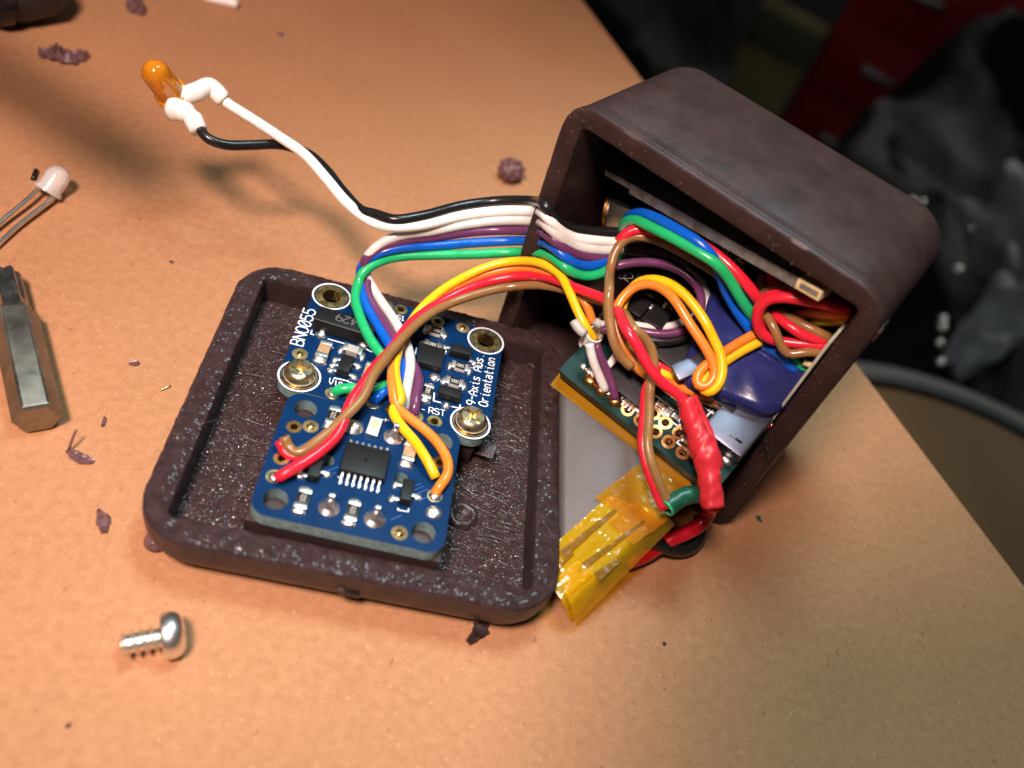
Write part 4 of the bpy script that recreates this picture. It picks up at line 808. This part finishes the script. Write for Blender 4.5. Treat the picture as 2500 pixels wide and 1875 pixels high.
# pairs of wires inside the case
def pair(base, lab, grp=None): return thing('wire_pair', base, lab, 'wires', grp)
wp = pair(bx('g', 320, 200, 3), 'white and purple wires soldered to the green board beneath the white sleeve')
wire('white_wire', pf(FTEE, 'g', [(295, 130, 4.2), (300, 160, 3.8), (325, 270, 2.8), (375, 390, 1.6)])+pf(FTEE, 'g', [(425, 510, .4)]), WR*.95, 'grey', wp)
wire('purple_wire', pf(FTEE, 'g', [(350, 130, 3.6), (395, 260, 2.6), (455, 390, 1.6)])+pf(FTEE, 'g', [(490, 500, 1.0), (505, 585, .3)]), WR*.9, 'purple', wp)
wire('white_wire', pf(FTEE, 'g', [(560, 180, 3.4), (510, 220, 3), (455, 310, 1.8)])+pf(FTEE, 'g', [(310, 380, .8)]), WR*.8, 'white', wp)
mesh('white_sleeve', tube(bmesh.new(), spline(pf(FTEE, 'e', [(190, 1230, 2.6), (230, 1300, 2.4), (290, 1350, 2.4)]), .3), .6, 14, rough=.1), 'greycap', wp)
mesh('white_sleeve', tube(bmesh.new(), spline(pf(FTEE, 'e', [(380, 1230, 3), (440, 1275, 3), (490, 1270, 3)]), .3), .55, 12, rough=.1), 'greycap', wp)

cp = pair(bx('e', 1000, 1000, 8), 'purple and white wires coiled round the black header block')
wire('purple_wire', pf(FBK, 'e', [(440, 1320, 1.6), (520, 1290, 1.4), (700, 1310, 1.2), (850, 1335, 1.2), (1000, 1350, 1.3), (1130, 1330, 1.4), (1240, 1275, 1.6), (1310, 1170, 1.8), (1340, 1040, 2), (1300, 920, 2), (1180, 800, 2.2), (1020, 725, 2.4), (830, 700, 2.6), (650, 715, 2.6), (560, 740, 2.4)]), WR*.95, 'purple', cp)
wire('white_wire', pf(FBK, 'e', [(430, 1270, 1), (560, 1240, .9), (780, 1275, .8), (950, 1292, .8), (1090, 1270, .8), (1200, 1225, 1), (1300, 1180, 1), (1380, 1090, 1), (1385, 980, 1), (1330, 870, 1), (1200, 770, 1)]), WR*.85, 'grey', cp)
wire('black_wire', pf(FBK, 'e', [(820, 1390, 1), (950, 1415, 1), (1080, 1412, 1), (1190, 1380, 1), (1280, 1310, 1)]), WR*.9, 'black', cp)
wire('grey_wire', pf(FBK, 'e', [(640, 570, .9), (900, 590, .9), (1150, 660, .9), (1260, 780, .9)]), WR*1.2, mat('dull_grey', (.05, .045, .042), .5), cp)

lp = pair(bx('e', 1100, 1100, 3), 'orange and yellow wires looping in a wide ring before the header block')
orl = pf(FTEE, 'g', [(1640, 50, 7.0), (1560, 90, 6.8), (1460, 150, 6.6), (1350, 220, 6.4), (1235, 305, 6.0), (1160, 395, 5.6), (1170, 475, 5.4), (1245, 485, 5.6), (1310, 410, 6.0), (1300, 290, 6.6), (1240, 170, 7.2), (1170, 60, 7.8)]) + \
    pf(FTEE, 'e', [(1220, 1240, 8.2), (1130, 1090, 8.6), (1030, 970, 8.6), (900, 902, 8.2), (780, 905, 7.6), (680, 965, 7), (600, 1060, 6.4), (560, 1170, 6), (570, 1300, 5.6), (620, 1430, 5.2), (720, 1570, 4.6)])+pf(FTEE, 'g', [(700, 345, 4.2), (830, 410, 3.6), (980, 465, 3.2), (1120, 520, 2.8), (1280, 560, 2.5), (1430, 600, 2.2), (1560, 660, 1.5), (1650, 718, .5)])
wire('orange_wire', orl, WR, 'orange', lp)
yel = pf(FTEE, 'g', [(1680, 110, 6.4), (1600, 150, 6.2), (1500, 205, 6.0), (1400, 270, 5.7), (1290, 355, 5.2), (1205, 450, 4.9), (1220, 520, 5.0), (1290, 525, 5.4), (1355, 440, 6.0), (1375, 320, 6.6), (1350, 190, 7.2), (1290, 70, 7.8)]) + \
    pf(FTEE, 'e', [(1400, 1290, 8.4), (1300, 1130, 8.8), (1180, 990, 9), (1050, 895, 8.8), (920, 855, 8.2), (800, 868, 7.2), (710, 935, 6.2), (640, 1040, 5.4), (615, 1180, 4.8), (640, 1330, 4.4), (720, 1490, 3.9), (800, 1600, 3.4)])+pf(FTEE, 'g', [(780, 310, 3.2), (880, 375, 3), (1000, 415, 2.6), (1100, 460, 2.2)])
wire('yellow_wire', yel, WR, 'yellow', lp)
wire('brown_wire', pf(FTEE, 'g', [(1130, 560, 1.8), (1260, 600, 1.7), (1420, 650, 1.6), (1540, 690, 1.4), (1640, 735, 1.1), (1755, 765, .5)]), WR*.8, 'brown', lp)
wire('red_wire', pf(FTEE, 'g', [(1440, 660, 1.4), (1530, 700, 1.2), (1640, 775, .9), (1755, 790, .5)]), WR*.7, 'red', lp)
for x, y in ((1650, 715), (1765, 790)): mesh('solder_joint', solderblob(bmesh.new(), FTEE, *ht('g', x, y), .45, .45, .5), 'brass', lp)
wire('red_wire', pf(FTEE, 'g', [(830, 285, 2.8), (900, 325, 2.6), (965, 365, 2.4)]), WR*.7, 'red', lp)

rp2 = pair(bx('e', 1000, 520, 5), 'brown and red wires running under the green and blue ones to the rolled bundle')
wire('brown_wire', pf(FTEE, 'g', [(640, 320, 4.6), (560, 250, 5.2)])+pf(FTEE, 'e', [(560, 1450, 6.2), (520, 1300, 7), (497, 1120, 8), (505, 950, 9)])+pb('e', [(515, 780, -.4), (545, 640, .8), (620, 520, 2.2), (720, 470, 3.6), (840, 475, 4.4), (980, 520, 5), (1180, 620, 5.4), (1330, 710, 5.4), (1460, 790, 5.6), (1600, 900, 6)]), WR, 'brown', rp2)
wire('red_wire', pb('e', [(590, 520, 2.2), (660, 440, 3), (750, 405, 3.8), (900, 420, 4.6), (1100, 470, 5), (1300, 520, 4.6), (1420, 590, 4.2), (1540, 690, 4), (1680, 830, 4), (1790, 960, 4.2), (1850, 1040, 4.8)]), WR*1.15, 'red', rp2)
roll = pair(bx('f', 900, 1000, 5), 'rolled bundle of red and brown wires tucked into the upper right corner of the case')
wire('red_wire', pb('f', [(1560, 850, 6), (1350, 810, 4.6), (1120, 765, 3.6), (900, 730, 3), (740, 745, 2.6), (640, 830, 2.4), (610, 940, 2.4), (640, 1060, 2.6), (740, 1150, 3), (900, 1185, 3.6), (1100, 1205, 4.4), (1300, 1225, 5.4)]), WR*1.05, 'red', roll)
wire('red_wire', pb('f', [(1540, 830, 6.8), (1300, 765, 5.6), (1050, 715, 4.6), (850, 695, 4), (700, 730, 3.4), (620, 850, 3.2), (640, 1010, 3.4), (720, 1110, 4)]), WR*1.05, 'red', roll)
wire('red_wire', pb('f', [(780, 900, 4.6), (870, 970, 4), (980, 1050, 3.8), (1090, 1120, 4), (1200, 1160, 4.8), (1300, 1180, 5.6)]), WR, 'red', roll)
wire('brown_wire', pb('f', [(660, 850, 5), (720, 930, 3.6), (790, 1050, 3), (840, 1180, 2.8), (890, 1280, 2.8), (960, 1312, 3), (1080, 1285, 3.6), (1260, 1290, 4.8)]), WR*.9, 'brown', roll)
wire('brown_wire', pb('f', [(820, 870, 5.6), (950, 940, 5.2), (1100, 1020, 5), (1220, 1080, 5.2), (1350, 1140, 6)]), WR, 'brown', roll)
wire('brown_wire', pb('f', [(640, 900, 6), (620, 800, 6), (660, 710, 5.8), (780, 655, 5.8), (930, 645, 6.4), (1100, 690, 7)]), WR*1.1, 'brown', roll)
wire('brown_wire', pb('f', [(690, 660, 7.4), (655, 580, 8), (680, 500, 9)]), WR, 'brown', roll)
wire('red_wire', pb('f', [(780, 650, 7.6), (780, 560, 8.2), (770, 480, 9)]), WR*1.2, 'red', roll)
wire('orange_wire', pb('f', [(1020, 905, 7), (1150, 895, 6.6), (1350, 905, 6.6), (1570, 920, 7)]), WR, 'orange', roll)
wire('yellow_wire', pb('f', [(1180, 965, 7.6), (1330, 975, 7.4), (1550, 960, 7.6)]), WR, 'yellow', roll)
# battery leads
bl_ = thing('battery_leads', at(1620, 1320, 5), 'thick red and black battery leads curving from the red sleeve to the taped cell', 'wires')
wire('red_lead', pf(FTEE, 'g', [(1292, 1430, 1.9)])+pz('h', [(1300, 750, 6.5), (1245, 840, 5), (1140, 905, 4), (1020, 955, 3.2), (930, 1010, 2.2), (830, 1075, 1.8), (700, 1120, 2)]), .95, 'bred', bl_, 14)
wire('black_lead', pz('h', [(1240, 780, 3), (1235, 900, 2), (1180, 1000, 1.5), (1080, 1035, 1.6), (980, 1010, 2.4), (880, 975, 3.4), (800, 955, 4)]), .95, 'black', bl_, 14)

# ================================================================== amber lamp on the loose leads
tipL = at(*px('i', 235, 225), 23.5); basL = at(*px('i', 385, 420), 19.0); axL = (tipL-basL).normalized(); FL = Frame(basL, axL.orthogonal(), axL.cross(axL.orthogonal()))
LL = (tipL-basL).length
led = thing('amber_lamp', basL, 'amber light-emitting diode held up at the end of the black and white wires', 'diode')
mesh('lens', lathe(bmesh.new(), FL, [(2.15, 0), (2.15, .8), (1.82, .85), (1.78, LL-.8)]+[(1.78*math.cos(D2R(a)), LL-.8+1.78*math.sin(D2R(a))) for a in (15, 30, 45, 60, 75, 86)], 32), 'amber', led, auto=40)
mesh('cup_post', box(bmesh.new(), FL, (-.5, 0, .5), (1.2, .45, 3.0), .1), mat('amber_post', (.8, .42, .05), .35, metal=.6), led, auto=40)
mesh('wire_post', box(bmesh.new(), FL, (.7, 0, .5), (.5, .35, 2.6), .1), 'tin', led, auto=40)
sp = spline(pz('i', [(440, 425, 19.2), (500, 418, 19.4), (580, 390, 19.6), (650, 352, 19.8), (700, 365, 19.6), (740, 415, 19.2), (780, 450, 18.8)]), .3)
mesh('shrink_sleeve', tube(bmesh.new(), sp, lambda t: 1.28-.1*t+.22*math.exp(-((t-.05)/.06)**2), 18, rough=.09), 'shrink_white', led)
sp = spline(pz('i', [(375, 520, 18.6), (420, 530, 18.8), (470, 545, 18.9), (520, 570, 18.9), (550, 620, 18.7), (585, 690, 18.3)]), .3)
mesh('shrink_sleeve', tube(bmesh.new(), sp, lambda t: 1.48-.35*t-.28*math.exp(-((t-.5)/.08)**2), 18, rough=.09), 'shrink_white', led)
ts = bmesh.new()
# loose clear diode
P0 = at(*px('j', 330, 1210), 1.9); P1 = at(*px('j', 385, 1130), 3.2); ax = (P1-P0).normalized(); FC = Frame(P0-ax*1.0, ax.orthogonal(), ax.cross(ax.orthogonal()))
cl = thing('clear_lamp', V((P0.x, P0.y, 0)), 'clear light-emitting diode with two long bare legs lying loose on the table', 'diode')
mesh('lens', lathe(bmesh.new(), FC, [(1.9, 0), (1.9, .6), (1.62, .65), (1.6, 2.6)]+[(1.6*math.cos(D2R(a)), 2.6+1.6*math.sin(D2R(a))) for a in (20, 40, 60, 80)], 28), 'clear', cl, auto=40)
mesh('cup_post', box(bmesh.new(), FC, (-.3, 0, .3), (1.1, .4, 1.6), .08), 'ceramic', cl, auto=40)
wire('leg', pz('j', [(275, 1195, 1.8), (180, 1290, 1.6), (60, 1390, 1.3), (-60, 1500, .9)]), .30, 'tin', cl, 8)
wire('leg', pz('j', [(350, 1275, 1.2), (280, 1335, 1.0), (120, 1460, .8), (-60, 1630, .6)]), .33, 'tin', cl, 8)

# ================================================================== loose things on the table
# hexagonal driver bit
b0 = at(*px('p', 305, 1395), 2.3); b1 = at(*px('p', 40, 225), 2.3); axb = (b1-b0); axb.z = 0; Lb = axb.length; axb.normalize()
FB = Frame(V((b0.x, b0.y, 2.27)), V((-axb.y, axb.x, 0)), V((0, 0, 1)))
FB = Frame(FB.o, V((axb.y, -axb.x, 0)), V((0, 0, 1)))
if FB.ez.dot(axb) < 0: FB = Frame(FB.o, -FB.ex, V((0, 0, 1)))
bit = thing('driver_bit', V((b0.x, b0.y, 0)), 'steel hexagonal screwdriver bit with a worn star tip lying on the table', 'driver bit')
bm = bmesh.new(); rings = []; RH = 4.5/math.sqrt(3)
for r, z in ((RH*.80, -.22), (RH*.97, .02), (RH, .2), (RH, Lb*.66), (RH*.86, Lb*.67+.3)):
    rings.append([bm.verts.new(FB.w(r*math.cos(D2R(60*k)), r*math.sin(D2R(60*k)), z)) for k in range(6)])
for a, b2 in zip(rings, rings[1:]):
    for k in range(6): bm.faces.new((a[k], a[(k+1) % 6], b2[(k+1) % 6], b2[k]))
bm.faces.new(rings[0][::-1]); bm.faces.new(rings[-1]); bmesh.ops.bevel(bm, geom=[e for e in bm.edges if e.calc_length() > Lb*.5], offset=.18, segments=2, affect='EDGES')
mesh('hex_shank', bm, 'bitsteel', bit, auto=30)
def star(r, z, a): return r*(1+.19*math.cos(6*a)*min(1, max(0, (z-Lb*.70)/2)))
mesh('star_tip', lathe(bmesh.new(), FB, [(2.1, Lb*.66), (2.0, Lb*.67+.6), (1.62, Lb*.73), (1.5, Lb*.80), (1.46, Lb*.98), (1.25, Lb)], 48, False, True, star), 'steel', bit, auto=40)
# loose screw
s0 = at(*px('m', 690, 1365), 1.6); s1 = at(*px('m', 985, 1305), 2.0); axs = (s1-s0).normalized(); FS = Frame(s0, axs.orthogonal(), axs.cross(axs.orthogonal())); Ls = (s1-s0).length
scw = thing('loose_screw', V((s0.x, s0.y, 0)), 'short silvery pan-head screw with coarse thread lying loose on the table', 'screw')
mesh('shank', lathe(bmesh.new(), FS, [(.6, 0), (.93, .25), (.95, Ls-.9), (1.1, Ls-.6)], 20), 'tin', scw, auto=40)
bm = bmesh.new(); NT = 320; pr = []
for k in range(NT):
    a = 2*math.pi*3.9*k/NT; z = .35+(Ls-1.2)*k/NT; ro = 1.42 if k < NT-20 else .95
    pr.append([bm.verts.new(FS.w(r*math.cos(a), r*math.sin(a), z+dz)) for r, dz in ((.9, -.24), (ro, 0), (.9, .24))])
for a, b2 in zip(pr, pr[1:]):
    for k in range(2): bm.faces.new((a[k], a[k+1], b2[k+1], b2[k]))
mesh('thread', bm, 'tin', scw, auto=40)
mesh('head', lathe(bmesh.new(), FS, [(1.0, Ls-.75), (2.1, Ls-.72), (2.26, Ls-.5), (2.26, Ls+.3), (2.05, Ls+.85), (1.5, Ls+1.25), (.95, Ls+1.35), (.75, Ls+1.2), (.4, Ls+.6)], 32), 'tin', scw, auto=40)

# plastic shavings, every one its own
def shaving(name, pts, w, lab, m='shaving', h=.5, cat='shaving', n=1, seed=0):
    """crumpled sliver: one or more ragged folded strips along a path of (x, y, z) points in photo pixels"""
    P = spline([at(x, y, z) for x, y, z in pts], .35); bm = bmesh.new(); L = len(P); low = V((P[0].x, P[0].y, 0)); rows = []
    for i, p in enumerate(P):
        t = P[min(i+1, L-1)]-P[max(i-1, 0)]; t.z = 0; t = t.normalized() if t.length > 1e-6 else V((1, 0, 0)); s = V((-t.y, t.x, 0)); f = i/max(1, L-1)
        ww = w*(.35+.65*math.sin(math.pi*min(1, max(.05, f))))*(1+.5*noise.noise(p*1.7+V((seed, 0, 0)))+.45*noise.noise(p*4.5+V((0, seed, 0)))); hh = h*(.35+1.5*abs(noise.noise(p*2.6+V((0, seed, 2)))))
        rows.append([bm.verts.new(q) for q in (p-s*ww+V((0, 0, .02)), p-s*ww*.45+V((0, 0, hh)), p+s*ww*.1+V((0, 0, hh*.55)), p+s*ww*.55+V((0, 0, hh*.95)), p+s*ww*(1+.3*noise.noise(p*3))+V((0, 0, .03)), p+s*ww*.2+V((0, 0, .0)))])
    for a, b2 in zip(rows, rows[1:]):
        for k in range(6): bm.faces.new((a[k], a[(k+1) % 6], b2[(k+1) % 6], b2[k]))
    bm.faces.new(rows[0][::-1]); bm.faces.new(rows[-1]); bmesh.ops.recalc_face_normals(bm, faces=bm.faces)
    return one(name, bm, m, lab, cat, low, 'plastic shavings scattered on the table', smooth=True, auto=18)
N_ = lambda z, pts: [(*px(z, x, y), h) for x, y, h in pts]
sh = shaving('plastic_shaving', N_('m', [(395, 235, .2), (440, 265, .3), (490, 290, .3), (545, 300, .1)]), .75, 'purple plastic shaving with two thin spikes near the blunt end of the driver bit', seed=3)
mesh('spike', tube(bmesh.new(), spline(pz('m', [(400, 230, .4), (415, 180, 1.5), (440, 118, 2.4)]), .3), .14, 6), 'shaving', sh)
shaving('plastic_shaving', N_('m', [(570, 585, .1), (600, 640, .2), (605, 715, .1)]), .75, 'upright purple plastic shaving with two hair-thin feelers beside the left side of the lid', seed=5)
shaving('plastic_shaving', N_('m', [(592, 98, .1), (600, 80, .1), (605, 45, .3)]), .28, 'tiny pointed purple plastic shaving just right of the driver bit end', seed=9)
shaving('plastic_shaving', N_('p', [(1045, 955, .1), (1090, 945, .3), (1130, 955, .1)]), .42, 'tiny purple plastic curl with a raised tail on bare table beside the lid', seed=2)
shaving('plastic_shaving', N_('j', [(255, 365, .2), (330, 350, .5), (420, 370, .6), (500, 370, .3), (575, 370, .1)]), 1.9, 'long pointed purple plastic shaving, the largest one, behind the amber diode', h=1.6, seed=6)
shaving('plastic_shaving', N_('j', [(855, 20, .2), (880, 50, .5), (930, 100, .1)]), 1.9, 'crumpled purple plastic shaving farthest back on the table', h=1.8, seed=12)
shaving('plastic_shaving', N_('n', [(680, 82, .1), (700, 90, .1)]), .8, 'faint small brown plastic crumb on the far part of the table', h=.4, seed=14)
bmx = bmesh.new(); bmesh.ops.create_icosphere(bmx, subdivisions=4, radius=1); pc = at(1240, 440, 0)
for v in bmx.verts:
    c = v.co.copy(); k = 1+.45*noise.fractal(c*2.2, 1, 2, 3); v.co = V((pc.x, pc.y, 2.1))+V((c.x*2.1*k, c.y*1.9*k, max(-2.05, c.z*2.2*k)))
one('plastic_curl', bmx, 'shaving', 'round tangled ball of purple plastic between the wires and the open case', 'shaving', V((pc.x, pc.y, 0)), 'plastic shavings scattered on the table')
shaving('plastic_shaving', N_('n', [(1190, 1510, .2), (1168, 1545, .3), (1142, 1570, .2)]), .9, 'dark ragged plastic strip sticking out from under the front edge of the lid', m='plastic', seed=21)
bmx = bmesh.new(); F_ = Frame(at(381, 1328, 0), (1, 0, 0), (0, 1, 0)); lathe(bmx, F_, [(1.0, 0), (1.25, .5), (1.1, 1.1), (.6, 1.5)], 18); one('plastic_bead', bmx, 'shaving', 'rounded brown plastic bead peeping out under the left front corner of the lid', 'shaving', at(381, 1328, 0), 'plastic shavings scattered on the table')
bmx = tube(bmesh.new(), spline(pz('j', [(215, 1160, .3), (235, 1105, .3)]), .3), .38, 8); one('wire_clipping', bmx, 'black', 'short black wire clipping beside the clear diode', 'clipping', at(*px('j', 225, 1130), 0))
bmx = tube(bmesh.new(), spline(pz('k', [(130, 730, .2), (180, 708, .25)]), .2), .12, 6); one('wire_clipping', bmx, 'brass', 'hair-thin metal clipping on bare table just left of the lid', 'clipping', at(*px('k', 155, 720), 0))
bmx = tube(bmesh.new(), spline([at(500, -8, 1), at(545, 2, 1), at(580, 10, 1)], .5), 1.0, 12); one('plastic_offcut', bmx, 'white_scrap', 'white plastic offcut at the back of the table', 'offcut', at(540, 0, 0))
shaving('plastic_shaving', N_('o', [(345, 1095, .2), (362, 1108, .2), (378, 1122, .1)]), .22, 'tiny dark green plastic splinter at the foot of the open case', m='shrink_green', seed=30)
shaving('plastic_shaving', N_('n', [(1618, 1568, .1), (1626, 1574, .1)]), .25, 'dark speck of plastic on bare table before the battery', m='plastic', h=.2, seed=33)
shaving('plastic_shaving', N_('n', [(164, 1768, .1), (170, 1774, .1)]), .25, 'dark speck of plastic on bare table below the loose screw', m='plastic', h=.2, seed=35)
shaving('plastic_shaving', N_('n', [(414, 638, .1), (424, 642, .1)]), .3, 'small dark speck of plastic between the clear diode and the lid', m='plastic', h=.25, seed=37)
# dark padded grip entering at the far left corner
g0 = at(-330, -10, 6); g1 = at(140, -45, 6)
hg = thing('tool_grip', V(((g0.x+g1.x)/2, (g0.y+g1.y)/2, 0)), 'black rubber tool grip lying across the far left corner of the table', 'tool')
axg = (g1-g0).normalized(); FG = Frame(g0, axg.orthogonal(), axg.cross(axg.orthogonal())); Lg = (g1-g0).length
mesh('grip', lathe(bmesh.new(), FG, [(5, 0), (6, Lg*.2), (5.4, Lg*.5), (6, Lg*.75), (5.4, Lg*.93), (3.4, Lg)], 28), mat('black_rubber', (.02, .018, .022), .55, bump=.3, bs=.5), hg)
mesh('collar', lathe(bmesh.new(), FG, [(5.4, Lg*.58), (6.4, Lg*.6), (6.4, Lg*.66), (5.6, Lg*.68)], 28, False, False), 'gloss_black', hg, auto=40)

# unseen arm, added to cast the soft shadow at the far left
arm = thing('shadow_arm', (-128, 66, 0), 'black flexible arm on a round foot, added out of view to cast a soft shadow', 'shadow caster')
M['armblack'] = mat('black_sleeve', (.02, .02, .02), .5)
mesh('foot', lathe(bmesh.new(), Frame((-128, 66, 0), (1, 0, 0), (0, 1, 0)), [(26, 0), (26, 5), (24, 7), (8, 9)], 40), 'armblack', arm, auto=40)
mesh('neck', tube(bmesh.new(), spline([V((-128, 66, 8)), V((-124, 64, 30)), V((-104, 57, 50)), V((-78, 49, 54)), V((-52, 41, 51)), V((-34, 33.5, 48.6))], 2), 3.1, 16), 'armblack', arm)
mesh('tip', tube(bmesh.new(), spline([V((-37, 34.8, 49)), V((-29, 31.5, 47.6)), V((-22.0, 29.0, 46.4))], .8), lambda t: 3.9*math.sqrt(max(.02, 1-max(0, (t-.45)/.55)**2)), 18), 'gloss_black', arm)
# solder where the cable ends meet the boards
for F_, zn, x, y, par in ((FBNO, 'a', 606, 1150, rib), (FBNO, 'a', 958, 1238, rib), (FBNO, 'a', 1240, 1312, rib), (FBNO, 'a', 1328, 1352, rib), (FSM, 'b', 262, 795, rb2), (FSM, 'b', 1702, 968, rb2)):
    h_ = F_.hit(zn, x, y); mesh('solder_joint', solderblob(bmesh.new(), F_, h_.x, h_.y, .72, .72, .5), 'solder', par)
    mesh('bare_strand', tube(bmesh.new(), spline([F_.w(h_.x-.1, h_.y, .1), F_.w(h_.x+.15, h_.y+.15, .75)], .2), .24, 8), 'copper', par)

# the phone that takes the picture, on its own stand: it shades the near right part of the table
FPH = Frame(CAMP+CM.col[2]*2.5+CM.col[0]*0.6+CM.col[1]*28, CM.col[0], CM.col[1])
ph_foot = V((105, -125, 0)); ph = thing('phone_holder', ph_foot, 'black phone clamped on a bent stand, its corner over the work', 'phone stand')
mesh('phone_body', box(bmesh.new(), FPH, (69, -33.5, 0), (138, 67, 7.2), 1.5), 'armblack', ph, auto=40)
mesh('phone_screen', box(bmesh.new(), FPH, (69, -33.5, 7.25), (122, 60, .3), .1), 'gloss_black', ph, auto=40)
pc_ = FPH.w(80, -36, 7.4)
mesh('clamp', box(bmesh.new(), FPH, (80, -33.5, 7.6), (30, 78, 6), 1.5), 'armblack', ph, auto=40)
mesh('neck', tube(bmesh.new(), spline([ph_foot+V((0, 0, 6)), ph_foot+V((4, -6, 60)), ph_foot.lerp(V((pc_.x, pc_.y, 0)), .35)+V((8, -10, 125)), pc_+CM.col[2]*28, pc_+CM.col[2]*4], 3), 4.2, 14), 'armblack', ph)
mesh('foot', lathe(bmesh.new(), Frame(ph_foot, (1, 0, 0), (0, 1, 0)), [(34, 0), (34, 6), (31, 8), (8, 10)], 40), 'armblack', ph, auto=40)
